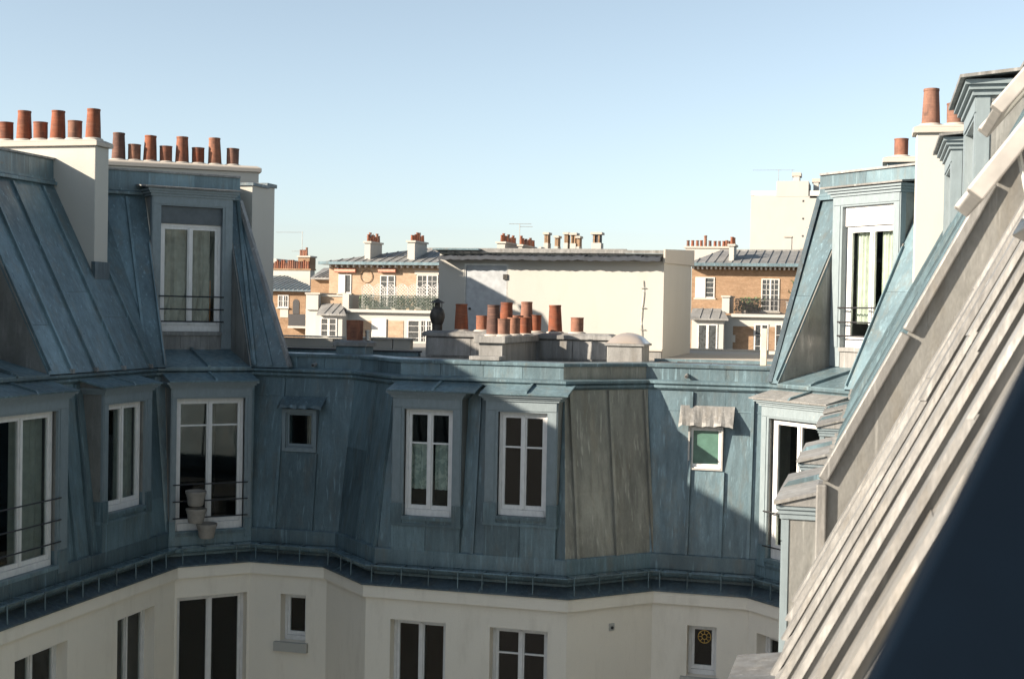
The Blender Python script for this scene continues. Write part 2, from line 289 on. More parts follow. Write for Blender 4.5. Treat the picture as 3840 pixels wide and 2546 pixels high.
# ---- lower dormers
def low_dormer(i, s0, s1, w0, w1, zt, zb, e0=None, e1=None, trans=(), rails=(), rm='room_wall', curtains=(), leaves=2, bot=.1, wd=.37):
    D = empty('dormer_window', B); e0 = s0-.12 if e0 is None else e0; e1 = s1+.12 if e1 is None else e1; F = .262; eo = .2 if i == 8 else .115; mo_ = .45 if i == 8 else 1
    mb = MB(); fbox(mb, i, s0, w0, F, F+.045, zb, zt); fbox(mb, i, w1, s1, F, F+.045, zb, zt); fbox(mb, i, s0, s1, F, F+.045, zt, -1.50); fbox(mb, i, w0-.02, w1+.02, F+.045, .7, zt, -1.50)
    for a, b in ((s0+.008, w0-.022), (w1+.022, s1-.008)): fb('cheek', i, a, b, F+.046, .78, zb, -1.505, 'zinc_smooth', D)
    fbox(mb, i, s0+.02, w0-.05, F-.012, F, zb+.25, zt+.02); fbox(mb, i, w1+.05, s1-.02, F-.012, F, zb+.25, zt+.02); fbox(mb, i, s0+.02, s1-.02, F-.014, F, zt+.03, -1.52)
    obj('surround', mb, 'dormer_paint', D)
    for a, b in ((s0-.012, w0-.01), (w1+.01, s1+.012)): fb('corner_flashing', i, a, b, F-.02, .7, zb-.14, zb+.22, 'zinc', D)
    if zb > -4.15:
        n = max(1, round((s1-s0)/.62)); q = (s1-s0)/n
        for k in range(n): fb('apron_sheet', i, s0+k*q+.004, s0+(k+1)*q-.004, F+.004+.003*k, .7, -4.22, zb-.04, 'zinc', D)
        fb('apron_lip', i, s0-.02, s1+.02, F-.018, .6, zb-.17, zb-.12, 'zinc', D)
    fb('sill_flashing', i, w0-.01, w1+.01, F-.03, .5, zb-.06, zb, 'zinc', D)
    mb = MB()
    for k, (o, za, zz) in enumerate(((.03, -1.53, -1.49), (.06, -1.49, -1.455), (.10, -1.455, -1.425))): o *= mo_; fbox(mb, i, s0-o, s1+o, F-o-.01, .8, za, zz)
    obj('cornice_moulding', mb, 'dormer_paint', D)
    obj('roof_filler', fprism(MB(), i, [(eo+.055, -1.4245), (.70, -1.4245), (.70, -1.283), (eo+.045, -1.412)], s0-.06, s1+.06), 'zinc_worn', D)
    obj('dormer_roof', fprism(MB(), i, [(eo, -1.42), (.72, -1.275), (.72, -1.25), (eo-.005, -1.395)], e0, e1), 'zinc_worn' if i in (7, 8) else 'zinc', D)
    c = e0+(e1-e0)*.52; obj('roof_seam', fprism(MB(), i, [(eo, -1.40), (.70, -1.258), (.70, -1.215), (eo+.05, -1.345)], c-.022, c+.022), 'zinc', D)
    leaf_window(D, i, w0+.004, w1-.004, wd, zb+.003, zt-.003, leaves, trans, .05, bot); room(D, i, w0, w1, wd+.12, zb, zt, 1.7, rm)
    for (a, b, z0, z1, mt, wv) in curtains: curtain(D, i, w0+(w1-w0)*a, w0+(w1-w0)*b, wd+.16, z0, z1, mt, .018, wv)
    for z in rails: rail(D, i, w0-.06, w1+.06, .235, z)
    return D
LD = {i: [] for i in range(NF)}
def LDX(i, s0, s1, *a, **k): LD[i].append((s0, s1)); return low_dormer(i, s0, s1, *a, **k)
LDX(4, sx(4, -8.10), sx(4, -6.84), sx(4, -7.89), sx(4, -7.0), -1.73, -3.60, sx(4, -8.17), sx(4, -6.57), trans=(.68,), curtains=((.06, .48, -3.15, -2.32, 'lace', 3), (.56, .97, -3.15, -2.32, 'lace', 3)), bot=.11)
LDX(4, sx(4, -6.41), sx(4, -5.14), sx(4, -6.19), sx(4, -5.32), -1.72, -3.50, sx(4, -6.48), sx(4, -4.94), trans=(.66,), bot=.1)
DA = LDX(1, -.09, 1.46, .02, 1.33, -1.73, -4.22, -.16, 1.55, trans=(.80,), rails=(-3.32, -3.63, -3.94), bot=.16)
LDX(0, sy(0, 17.0), sy(0, 19.12), sy(0, 17.2), sy(0, 18.84), -1.71, -4.17, sy(0, 16.9), sy(0, 19.2), rails=(-3.1, -3.45, -3.8), curtains=((.45, .97, -4.1, -1.8, 'curtain_grey', 5), (.0, .12, -4.1, -1.8, 'curtain_grey', 3)))
LDX(0, sy(0, 20.14), sy(0, 21.72), sy(0, 20.30), sy(0, 21.5), -1.71, -3.56, sy(0, 19.95), sy(0, 21.82), curtains=((.5, .97, -3.5, -1.8, 'curtain_grey', 5),))
LDX(0, sy(0, 12.6), sy(0, 14.4), sy(0, 12.8), sy(0, 14.2), -1.71, -3.56); LDX(0, sy(0, 9.2), sy(0, 11), sy(0, 9.4), sy(0, 10.8), -1.71, -3.56)
LDX(7, -.03, 1.62, .16, 1.45, -1.73, -4.12, -.2, 1.70, trans=(.30,), rails=(-3.32, -3.91), curtains=((.1, .95, -4.05, -3.5, 'curtain_pale', 4),), bot=.16)
for ya, yb in ((20.36, 21.75), (17.85, 19.5), (13.45, 15.2), (10.42, 12.1)):
    LDX(8, sy(8, yb), sy(8, ya), sy(8, yb)+.2, sy(8, ya)-.2, -1.73, -3.7, sy(8, yb)-.1, sy(8, ya)+.08, rm='room_red' if ya > 17 and ya < 19 else 'room_wall', curtains=((.05, .3, -3.6, -1.8, 'curtain_pale', 3),))

# ---- lower mansard: zinc sheets between batten seams, leaving the dormers open
SEAM = {0: [sy(0, y) for y in (3, 4.2, 5.4, 6.6, 7.8, 8.8, 11.4, 12.2, 14.8, 15.6, 16.4, 19.46, 19.9)], 1: [], 2: [sx(2, -10.9), sx(2, -10.15)], 3: [.77, 1.52], 4: [sx(4, -6.62)], 5: [.38, 1.19, 1.95], 6: [sx(6, -3.09), sx(6, -2.5), sx(6, -2.02)], 7: [], 8: [sy(8, y) for y in (19.9, 16.8, 15.9, 12.8)]}
def gaps(lo, hi, cut):
    out = []; cur = lo
    for a, b in sorted(cut):
        if a > cur+.01: out.append((cur, a))
        cur = max(cur, b)
    if hi > cur+.01: out.append((cur, hi))
    return out
SM = {2: (sx(2, -10.86), sx(2, -10.16), -2.74, -1.93), 6: (sx(6, -3.12), sx(6, -2.51), -2.72, -1.95)}
for i in range(NF):
    M_ = empty('mansard_roof', B); lo, hi = corner_s(i, 0, .5)-.25, corner_s(i, 1, .5)+.25
    cuts = [(a, b) for a, b in LD[i]]
    for ga, gb in gaps(lo, hi, cuts):
        ss = [ga]+[s for s in sorted(SEAM[i]) if ga+.05 < s < gb-.05]+[gb]
        for k in range(len(ss)-1):
            a, b = ss[k], ss[k+1]; A = None if a == lo else a; Bq = None if b == hi else b; j = random.uniform(0, .006)
            levels = [-4.3, random.choice((-3.55, -3.1, -2.6)), -1.32] if (i in (0, 3, 5) and random.random() < .6) else [-4.3, -1.32]
            if i in SM and a < (SM[i][0]+SM[i][1])/2 < b: levels = [-4.3, SM[i][2]-.02, -1.32]
            for q in range(len(levels)-1):
                z0, z1 = levels[q], levels[q+1]
                if i in SM and q == 1:                    # sheets around the small window
                    w0, w1, za, zb_ = SM[i]
                    for (u, v, zz0, zz1) in ((A, w0, z0, zb_), (w1, Bq, z0, zb_), (A, Bq, zb_, z1)):
                        if u is not None and v is not None and v-u < .03: continue
                        obj('zinc_sheet', fprism(MB(), i, [(dl(zz0)+j, zz0), (dl(zz1)+j, zz1), (dl(zz1)+j+.03, zz1), (dl(zz0)+j+.03, zz0)], u, v), 'zinc', M_)
                    continue
                if q == 0 and len(levels) > 2: z1 += .03
                jo = j+(0.0 if q or len(levels) < 3 else .009)
                obj('zinc_sheet', fprism(MB(), i, [(dl(z0)+jo, z0), (dl(z1)+jo, z1), (dl(z1)+jo+.03, z1), (dl(z0)+jo+.03, z0)], A, Bq), 'zinc_stained_warmlit' if i == 5 else 'zinc', M_)
    for s in SEAM[i]:
        if any(a < s < b for a, b in LD[i]): continue
        z0, z1 = -4.26, -1.36
        if i == 2 and s > 1 or (i == 6 and abs(s-sx(6, -2.5)) < .02): z1 = SM[i][2]-.02
        obj('seam', fprism(MB(), i, [(dl(z0)-.045, z0), (dl(z1)-.045, z1), (dl(z1)+.01, z1), (dl(z0)+.01, z0)], s-.026, s+.026), 'zinc_stained_warmlit' if i == 5 else 'zinc', M_)
    if i in (2, 3, 5, 6):                                 # lapped horizontal joints across the sheets
        for z in (-1.70,) if i in (2, 6) else ():
            obj('lap_joint', fprism(MB(), i, [(dl(z)-.008, z), (dl(z+.02)-.008, z+.02), (dl(z)+.01, z+.02), (dl(z)+.01, z)], corner_s(i, 0, .6)+.05, corner_s(i, 1, .6)-.05), 'zinc', M_)
# small fixed windows with a zinc hood
for i, hood, glass in ((2, (sx(2, -10.92), sx(2, -10.02), -1.70, -1.91), 'glass'), (6, (sx(6, -3.28), sx(6, -2.33), -1.60, -1.94), 'green_pane')):
    w0, w1, z0, z1 = SM[i]; D = empty('small_window', B); dd = dl(z1)-.09
    mb = MB(); dk = 'dormer_paint' if i == 2 else 'sash_metal'
    o = .07 if i == 2 else .03
    fbox(mb, i, w0-.0, w0+o, dd-.03, .8, z0, z1); fbox(mb, i, w1-o, w1, dd-.03, .8, z0, z1); fbox(mb, i, w0+o, w1-o, dd-.03, .8, z0, z0+o); fbox(mb, i, w0+o, w1-o, dd-.03, .8, z1-o, z1); obj('window_surround', mb, dk, D)
    leaf_window(D, i, w0+o, w1-o, dd+.02, z0+o, z1-o, 1, (), .02, .02, 'dormer_paint' if i == 2 else 'pvc', glass if glass != 'glass' else 'glass', .03); room(D, i, w0+o, w1-o, dd+.14, z0+o, z1-o, 1.0)
    if i == 2: curtain(D, i, w0+.4, w1-.12, dd+.25, z0+.1, z1-.1, 'curtain_beige', .03, 2)
    h0, h1, zt, zb = hood; n = 14
    prof = [(dl(zt)-.01, zt), (dl(zb)-.22, zb+.06), (dl(zb)-.24, zb), (dl(zb)-.228, zb), (dl(zb)-.2, zb+.045), (dl(zt)+.01, zt-.03)]
    mb = MB(); rings = []
    for k in range(n+1):
        s = h0+(h1-h0)*k/n; w_ = .014*math.sin(k*1.9)+.01*math.sin(k*.7); edge = -.03 if k in (0, n) else 0
        rings.append([P(i, s, d-(w_ if q in (1, 2, 3, 4) else 0), z+(w_*.8 if q in (2, 3) else 0)+edge*(q in (1, 2, 3, 4))) for q, (d, z) in enumerate(prof)])
    for k in range(n): mb.prism(rings[k], rings[k+1])
    obj('zinc_hood', mb, 'zinc_worn' if i == 6 else 'zinc', D)

# ---- ledge moulding and parapets
for i in range(NF):
    obj('ledge', fprism(MB(), i, [(.72, -1.35), (.65, -1.335), (.615, -1.30), (.615, -1.265), (.64, -1.255), (.59, -1.225), (.59, -1.185), (.68, -1.165), (.9, -1.165), (.9, -1.35)]), 'zinc', B)
for i in (2, 3, 4, 5, 6):
    PW = empty('parapet', B); lo, hi = corner_s(i, 0, .82), corner_s(i, 1, .82); n = max(2, round((hi-lo)/.75)); cs = [lo+(hi-lo)*k/n+(random.uniform(-.12, .12) if 0 < k < n else 0) for k in range(n+1)]
    for k in range(n):
        j = random.uniform(0, .004)
        obj('parapet_sheet', fprism(MB(), i, [(.82+j, -1.17), (.825+j, -.905), (1.02, -.905), (1.02, -1.17)], None if k == 0 else cs[k]+.003, None if k == n-1 else cs[k+1]-.003), 'zinc_stained_warmlit' if i == 5 else 'zinc', PW)
    n = max(1, round((hi-lo)/1.3))
    for k in range(n):
        a, b = lo+(hi-lo)*k/n, lo+(hi-lo)*(k+1)/n
        obj('coping', fprism(MB(), i, [(.79, -.945), (.785, -.90), (.80, -.885), (1.08, -.872), (1.08, -.905), (.812, -.905), (.812, -.945)], None if k == 0 else a+.004, None if k == n-1 else b-.004), 'zinc', PW)
for i, s in ((2, sx(2, -10.33)), (6, sx(6, -3.2))):       # overflow spouts through the parapet
    e = empty('overflow_spout', B); mb = MB(); a = P(i, s, .68, -1.10); b = P(i, s, .86, -1.075)
    mb.tube([b, a], .035, 12); obj('spout_pipe', mb, 'zinc_worn', e, True); obj('spout_bore', MB().tube([P(i, s, .665, -1.10), P(i, s, .70, -1.098)], .024, 12), 'rubber', e, True)
# flat roof behind the parapets
pts = [P(i, corner_s(i, 0, .98), .98, 0)[:2] for i in (2, 3, 4, 5, 6, 7)]
ring = [(-13.2, 25.1)]+pts+[(5.8, 24.3), (5.8, 36), (-15, 36), (-15, 25.1)]
obj('flat_roof', MB().prism([(x, y, FL-.25) for x, y in ring], [(x, y, FL) for x, y in ring]), 'gravel_roof', B)
bx('roof_kerb', -11.75, -8.85, 25.75, 25.9, FL+.002, -.865, 'zinc', B); bx('kerb_cap', -11.78, -8.83, 25.72, 25.93, -.863, -.835, 'rubber', B)
bx('roof_kerb', -4.2, -.9, 26.6, 26.75, FL+.002, -.88, 'zinc', B)
for x0, x1 in ((-13.9, -12.45), (-12.44, -11.95), (-11.94, -11.47), (-11.46, -10.95), (-10.94, -10.5)): bx('low_wall', x0, x1-.01, 30, 30.2, FL+.002, -.73+.02*(x0 > -12), 'render_white' if x0 < -12.4 else 'stone', B)
bx('low_wall_coping', -13.95, -10.45, 29.95, 30.25, -.709, -.675, 'render_white', B)

# ================================================================== UPPER SLOPES
def up_prof(z0, z1, t=.03, o=0): return [(du(z0)+o, z0), (du(z1)+o, z1), (du(z1)+o+t, z1), (du(z0)+o+t, z0)]
UD = {0: [(sy(0, 17.4), sy(0, 19.08)), (sy(0, 11.2), sy(0, 12.9))], 1: [(-.08, 1.53)], 7: [(-.02, 1.58)], 8: [(sy(8, 19.35), sy(8, 17.62)), (sy(8, 15.2), sy(8, 13.45))]}
USEAM = {0: [sy(0, y) for y in (2.8, 3.5, 4.2, 4.9, 5.6, 6.3, 7, 7.7, 8.4, 9.1, 9.8, 10.5, 13.6, 14.3, 15, 15.7, 16.4, 17.0, 19.72, 20.43, 21.31, 22.24)], 1: [-.45, 1.85], 7: [], 8: [sy(8, y) for y in (21.3, 20.6, 19.9, 17.1, 16.6, 16.1, 15.6, 13.1, 12.7, 12.3, 11.9, 11.5, 11.1, 10.7, 10.35)]}
END1 = lambda d: 1.62+(d-.6)/1.73*.24                    # the tall wing stops short of the corner
for i in (0, 1, 7, 8):
    RE = END1 if i == 1 else None
    M_ = empty('mansard_roof', B); dm = du(.5); lo, hi = corner_s(i, 0, dm)-1, corner_s(i, 1, dm)+1
    if i == 0: lo = 0
    for ga, gb in gaps(lo, hi, UD[i]):
        ss = [ga]+[s for s in sorted(USEAM[i]) if ga+.05 < s < gb-.05]+[gb]
        for k in range(len(ss)-1):
            a, b = ss[k], ss[k+1]; j = random.uniform(0, .006); cutz = [-1.16, ZU] if random.random() < .5 else [-1.16, random.uniform(-.4, .6), ZU]
            for q in range(len(cutz)-1):
                obj('zinc_sheet', fprism(MB(), i, up_prof(cutz[q]+(.004 if q else 0), cutz[q+1], .03, j+.005*q), None if a == lo else a, RE if b == hi else b), 'zinc', M_)
    for a, b in UD[i]: obj('zinc_sheet', fprism(MB(), i, up_prof(2.05, ZU, .03, .1), a, b), 'zinc', M_)
    for s in USEAM[i]:
        if any(a-.02 < s < b+.02 for a, b in UD[i]): continue
        obj('seam', fprism(MB(), i, up_prof(-1.10, ZU-.06, .08, -.045), s-.024, s+.024), 'zinc', M_)
        fb('seam_foot', i, s-.03, s+.03, du(-1.12)-.06, du(-1.12)+.02, -1.165, -1.09, 'zinc_worn', M_)
    T_ = empty('roof_band', B); A = None; mo = [(2.25, ZU-.02), (2.25, ZU+.035), (2.30, ZU+.06), (2.30, ZU+.10), (2.5, ZU+.10), (2.5, ZU-.02)]
    a0, a1 = (0 if i == 0 else corner_s(i, 0, 2.3)), (END1(2.3) if i == 1 else corner_s(i, 1, 2.3)); n = max(2, round((a1-a0)/1.1))
    if i == 7: a1 = corner_s(7, 1, 2.3)
    obj('band_moulding', fprism(MB(), i, mo, 0 if i == 0 else None, RE), 'zinc', T_)
    for k in range(n):
        a, b = a0+(a1-a0)*k/n, a0+(a1-a0)*(k+1)/n
        obj('band_sheet', fprism(MB(), i, [(2.33, ZU+.10), (2.34, 2.60), (2.5, 2.60), (2.5, ZU+.10)], (0 if i == 0 else None) if k == 0 else a+.003, RE if k == n-1 else b-.003), 'zinc', T_)
    obj('band_coping', fprism(MB(), i, [(2.30, 2.602), (2.30, 2.64), (2.62, 2.66), (2.62, 2.602)], 0 if i == 0 else None, RE), 'zinc_worn', T_)
    ra = [P(i, 0 if i == 0 else corner_s(i, 0, 2.52), 2.52, 2.5), P(i, RE(2.52) if RE else corner_s(i, 1, 2.52), 2.52, 2.5)]; rb = [P(i, 0 if i == 0 else corner_s(i, 0, 7), 7, 2.5), P(i, RE(2.52) if RE else corner_s(i, 1, 7), 7, 2.5)]
    q = [ra[0], ra[1], rb[1], rb[0]]; obj('top_roof', MB().prism([(x, y, 2.3) for x, y, z in q], [(x, y, 2.5) for x, y, z in q]), 'zinc_dark', B)
# short triangular slope and end walls where the tall wings stop at the low back range
tri = empty('mansard_roof', B); a, b, c = (-11.50, 23.82, -1.16), (-10.78, 23.82, -1.16), P(1, END1(du(ZU))-.02, du(ZU), ZU); CX, CY = c[0], c[1]
sh = lambda p, o: (p[0], p[1]+o, p[2]); obj('zinc_sheet', MB().prism([a, b, c], [sh(a, .05), sh(b, .05), sh(c, .05)]), 'zinc', tri)
obj('seam', MB().prism([(-11.17, 23.80, -1.12), (-11.12, 23.80, -1.12), (CX+.2, CY-.28, 1.6), (CX+.16, CY-.28, 1.6)], [(-11.17, 23.86, -1.12), (-11.12, 23.86, -1.12), (CX+.2, CY-.2, 1.6), (CX+.16, CY-.2, 1.6)]), 'zinc', tri)
obj('verge', MB().prism([(-10.80, 23.78, -1.14), (-10.74, 23.78, -1.14), (-10.74, 23.9, -1.14), (-10.80, 23.9, -1.14)], [(CX-.04, CY-.06, ZU), (CX+.04, CY-.06, ZU), (CX+.04, CY+.08, ZU), (CX-.04, CY+.08, ZU)]), 'zinc_worn', tri)
obj('hip_seam', MB().prism([(-11.53, 23.79, -1.12), (-11.46, 23.79, -1.12), (-11.46, 23.86, -1.12)], [(CX-.03, CY-.07, ZU), (CX+.04, CY-.07, ZU), (CX+.04, CY+.01, ZU)]), 'zinc', tri)
obj('end_wall', MB().prism([(-10.82, 23.95, -1.2), (CX, CY+.08, ZU), (CX, CY+.08, -1.2)], [(-11.0, 23.95, -1.2), (CX-.25, CY+.08, ZU), (CX-.25, CY+.08, -1.2)]), 'zinc', B)
bx('end_wall', -12.9, -12.52, 25.70, 26.4, -1.2, 2.50, 'render_white', B); bx('end_wall_capping', -12.95, -12.48, 25.66, 26.44, 2.502, 2.56, 'zinc_dark', B)
v0, v1 = P(7, corner_s(7, 0, .6), .6, -1.14), P(7, corner_s(7, 0, 2.3), 2.3, ZU+.05)
obj('verge', MB().prism([(v0[0]-.03, v0[1]-.06, v0[2]), (v0[0]+.05, v0[1]-.06, v0[2]), (v0[0]+.05, v0[1]+.05, v0[2]), (v0[0]-.03, v0[1]+.05, v0[2])], [(v1[0]-.03, v1[1]-.06, v1[2]), (v1[0]+.05, v1[1]-.06, v1[2]), (v1[0]+.05, v1[1]+.05, v1[2]), (v1[0]-.03, v1[1]+.05, v1[2])]), 'zinc_dark', B)
obj('end_wall', MB().prism([(v0[0]+.02, v0[1]+.06, -1.2), (v1[0]+.02, v1[1]+.06, ZU), (v1[0]+.02, v1[1]+.06, -1.2)], [(v0[0]+.25, v0[1]+.06, -1.2), (v1[0]+.25, v1[1]+.06, ZU), (v1[0]+.25, v1[1]+.06, -1.2)]), 'zinc', B)
bx('end_wall', v1[0]+.03, v1[0]+.3, v1[1]+.1, 36, -1.2, 2.45, 'render_white', B)

bx('outer_wall', -19.4, -19.1, 2, 26, -19, 2.45, 'render_white', B); bx('outer_wall', -19.1, -12.3, 1.8, 2.0, -19, 2.45, 'render_white', B); bx('outer_wall', -19.1, -15.2, 29.8, 30, -19, -1.1, 'render_white', B)
bx('outer_wall', 5.8, 6.1, -6, 36, -19, 2.45, 'render_white', B); bx('outer_wall', -15, 5.8, 36, 36.3, -19, -.9, 'render_white', B); bx('outer_wall', -15.2, -15.0, 30.01, 36, -19, -.9, 'render_white', B)
# ---- upper dormers: head stands out of the slope, foot is let into it
def up_dormer(i, s0, s1, w0, w1, blind=None, curtains=(), floor=True, rm='room_wall'):
    D = empty('upper_dormer_window', B); F = 1.78; zt, zb = 1.93, -.52; zf = -.86
    mb = MB(); fbox(mb, i, s0, w0, F, F+.12, zf, zt); fbox(mb, i, w1, s1, F, F+.12, zf, zt); fbox(mb, i, s0, s1, F, F+.12, zt, 2.14)
    for a, b in ((s0+.012, w0-.012), (w1+.012, s1-.012)): fb('cheek', i, a, b, F+.121, 2.6, zf, 2.139, 'zinc_smooth', D)
    fb('head_lining', i, w0-.012, w1+.012, F+.121, 2.6, zt, 2.139, 'zinc_smooth', D)
    fbox(mb, i, s0+.02, w0-.05, F-.012, F, zb, zt+.02); fbox(mb, i, w1+.05, s1-.02, F-.012, F, zb, zt+.02); fbox(mb, i, s0+.02, s1-.02, F-.014, F, zt+.03, 2.12)
    obj('surround', mb, 'dormer_paint', D)
    mb = MB()
    for o, za, zz in ((.03, 2.11, 2.16), (.065, 2.16, 2.205), (.10, 2.205, 2.25)): fbox(mb, i, s0-o, s1+o, F-o-.01, 2.7, za, zz)
    obj('cornice_moulding', mb, 'dormer_paint', D)
    obj('dormer_roof', fprism(MB(), i, [(F-.16, 2.255), (2.7, 2.36), (2.7, 2.39), (F-.165, 2.285)], s0-.17, s1+.17), 'zinc_worn', D)
    fb('sill_flashing', i, w0, w1, F-.03, F+.3, zb-.07, zb, 'zinc_worn', D)
    n = 3; q = (w1-w0)/n
    for k in range(n): fb('apron_sheet', i, w0+k*q+.003, w0+(k+1)*q-.003, F+.01, F+.3, zf-.1, zb-.07, 'zinc_worn', D)
    obj('recess_floor', fprism(MB(), i, [(.60, -1.16), (F+.05, zf), (F+.05, zf-.1), (.60, -1.2)], s0-.02, s1+.02), 'zinc', D)
    c = (s0+s1)/2; obj('floor_seam', fprism(MB(), i, [(.60, -1.13), (.72, -1.08), (F, zf+.04), (F, zf-.03), (.60, -1.18)], c-.025, c+.025), 'zinc', D)
    for a, b in ((s0-.03, s0-.002), (s1+.002, s1+.03)): obj('recess_cheek', fprism(MB(), i, [(.61, -1.15), (F+.1, zf-.05), (F+.1, 1.25), (du(1.25)-.02, 1.25)], a, b), 'zinc_smooth', D)
    for a, b in ((s0-.055, s0-.0315), (s1+.0315, s1+.055)): obj('recess_edge', fprism(MB(), i, [(du(-1.1)-.05, -1.1), (du(1.2)-.05, 1.2), (du(1.2)+.02, 1.2), (du(-1.1)+.02, -1.1)], a, b), 'zinc', D)
    wd = F+.12; wz = zt-.003
    if blind: wz = zt-.34; fb('roller_blind' if blind == 'blind_cloth' else 'shutter_box', i, w0+.004, w1-.004, wd-.05, wd+.12, wz, zt-.003, blind, D)
    leaf_window(D, i, w0+.004, w1-.004, wd, zb+.003, wz-.003, 2, (), .055, .12); room(D, i, w0, w1, wd+.13, zb, wz, 1.7, rm)
    for (a, b, z0, z1, mt, wv) in curtains: curtain(D, i, w0+(w1-w0)*a, w0+(w1-w0)*b, wd+.16, z0, z1, mt, .02, wv)
    for z in (.17, -.08, -.32): rail(D, i, w0-.03, w1+.03, F-.03, z, .016)
    return D
D1 = up_dormer(1, -.08, 1.53, .10, 1.33, 'blind_cloth', ((.03, .47, -.4, 1.5, 'curtain_beige', 3), (.53, .86, -.4, 1.5, 'curtain_beige', 3)))
fb('orange_curtain', 1, 1.12, 1.2, 2.1, 2.14, -.4, .5, 'orange_cloth', D1)
up_dormer(7, -.02, 1.58, .22, 1.42, 'pvc', ((.08, .42, -.1, 1.5, 'curtain_pale', 5), (.58, .92, -.1, 1.5, 'curtain_pale', 5)))
for a, b in UD[8]: up_dormer(8, a, b, a+.22, b-.22)
for a, b in UD[0]: up_dormer(0, a, b, a+.22, b-.22)

# ================================================================== CHIMNEYS
def pot_mesh(rb, rt, h, lip):
    return MB().lathe([(rb, 0), (rb*.98, h*.08), ((rb+rt)/2, h*.5), (rt, h*.93), (rt+lip, h*.94), (rt+lip, h), (rt-.018, h), (rt-.022, h*.6), (.001, h*.6)], n=20, close=False).mesh('chimney_pot', 'terracotta', True)
TALL, SHORT = pot_mesh(.142, .115, .56, .006), pot_mesh(.128, .126, .34, .006)
def pot(par, x, y, z, kind, hs=1.0, ws=1.0):
    o = bpy.data.objects.new('chimney_pot', kind); COL.objects.link(o); o.parent = par; o.location = (x, y, z); o.scale = (ws, ws, hs); o.rotation_euler = (random.uniform(-.02, .02), random.uniform(-.02, .02), random.uniform(0, 6))
    obj('pot_bed', MB().lathe([(.19*ws, -.02), (.175*ws, .018), (.135*ws, .035)], (x, y, z), 12), 'cap_mortar', par, True); return o
def stack(label, c, L, W, ang, z0, z1, mat='render_white', cap=.13, over=.06, capmat='cap_mortar'):
    S = empty('chimney_stack', B); S['label'] = label; ca, sa = math.cos(ang), math.sin(ang)
    R = lambda u, v, z: (c[0]+u*ca-v*sa, c[1]+u*sa+v*ca, z)
    q = lambda l, w_, z: [R(-l, -w_, z), R(l, -w_, z), R(l, w_, z), R(-l, w_, z)]
    obj('stack_body', MB().prism(q(L/2, W/2, z0), q(L/2, W/2, z1)), mat, S, False, .015)
    o = obj('stack_cap', MB().prism(q(L/2+over, W/2+over, z1+.001), q(L/2+over, W/2+over, z1+cap*.65)).prism(q(L/2+over, W/2+over, z1+cap*.65+.001), q(L/2+over-.10, W/2-.03, z1+cap)), capmat, S, False, .012)
    return S, R
S, R = stack('white stack with six terracotta pots rising from the long slope', (-15.7, 21.94), 4.02, .44, 0, -.5, 2.85)
for x, k, h in ((-15.72, SHORT, 1.03), (-15.34, TALL, .99), (-14.99, SHORT, 1.0), (-14.63, TALL, .97), (-14.27, SHORT, 1.03), (-13.89, TALL, 1.0)): pot(S, x, 21.95, 2.99, k, h)
bx('stack_flashing', -13.74, -13.66, 21.70, 22.18, .42, .76, 'zinc_dark', S)
# eight pots on the party wall, which runs 32 degrees off the facade
th = math.radians(32); SK = 1.13; Q = Vector((-12.62, 26.15))*SK; nrm = Vector((-math.sin(th), math.cos(th)))
def onparty(p): d = ray(p); t = (nrm.x*Q.x+nrm.y*Q.y)/(nrm.x*d.x+nrm.y*d.y); return d*t
cx = Vector((Q.x, Q.y))-Vector((math.cos(th), math.sin(th)))*2.1*SK
S, R = stack('long white party wall stack carrying eight terracotta pots', cx, 4.2*SK, .45, th, -1.0, 2.80*SK, cap=.147)
for px, k, h in ((1030, TALL, 1.0), (1167, SHORT, 1.0), (1303, TALL, .96), (1442, SHORT, 1.0), (1582, TALL, .98), (1722, SHORT, 1.0), (1868, TALL, 1.0), (2022, SHORT, 1.06)):
    p = onparty(ZL(px, 528)); pot(S, p.x, p.y, 2.80*SK+.147, k, h*SK, SK)
bx('party_wall', -16.5, -12.58, 26.5, 26.9, -1.0, 2.55, 'render_white', B); bx('party_wall_coping', -16.5, -12.54, 26.46, 26.94, 2.552, 2.63, 'zinc_dark', B)
# right hand stack, seen past the dormers
S, R = stack('white stack with one dark tall pot and one short pot', (1.9, 22.02), 2.68, .44, 0, -.5, 2.86)
pot(S, .77, 22.02, 3.0, TALL, 1.02); pot(S, 1.13, 22.02, 3.0, SHORT, 1.0); pot(S, 1.5, 22.02, 3.0, TALL, 1.0)
S, R = stack('low zinc clad stack with a single short pot', (.9, 26.1), 1.5, .5, 0, 2.3, 2.86, 'zinc', .12, .08, 'stone')
pot(S, .40, 26.05, 2.98, SHORT, 1.0); pot(S, .95, 26.05, 2.98, TALL, 1.0)
# T-shaped zinc clad stack in the middle of the low roof
S, R = stack('T shaped zinc clad stack crowded with terracotta pots', (-6.8, 25.98), 3.74, .62, 0, FL, -.53, 'zinc_worn', .12, .06, 'zinc_worn')
bx('stack_body', -6.83, -6.39, 23.2, 25.66, FL, -.575, 'zinc_worn', S, .01); bx('stack_cap', -6.91, -6.32, 23.13, 25.60, -.574, -.45, 'zinc_worn', S, .012)
bx('stack_saddle', -6.9, -6.34, 22.83, 23.25, -.872, -.80, 'zinc_worn', S, .01)
for k, (x0, x1) in enumerate(((-8.6, -7.72), (-7.71, -6.92), (-6.31, -5.66), (-5.65, -4.98))): bx('stack_sheet', x0, x1, 25.64+.004*k, 25.67, FL+.05, -.56, 'zinc_worn', S)
zc = -.41
for px, by_, k, h in ((448, 25.9, TALL, .96), (1325, 25.9, TALL, .98), (1528, 25.9, SHORT, .92), (645, 25.9, SHORT, .92)):
    d = ray((1550+px/2.4895, 1240)); pot(S, d.x*by_/d.y, by_, zc, k, h, 1.0)
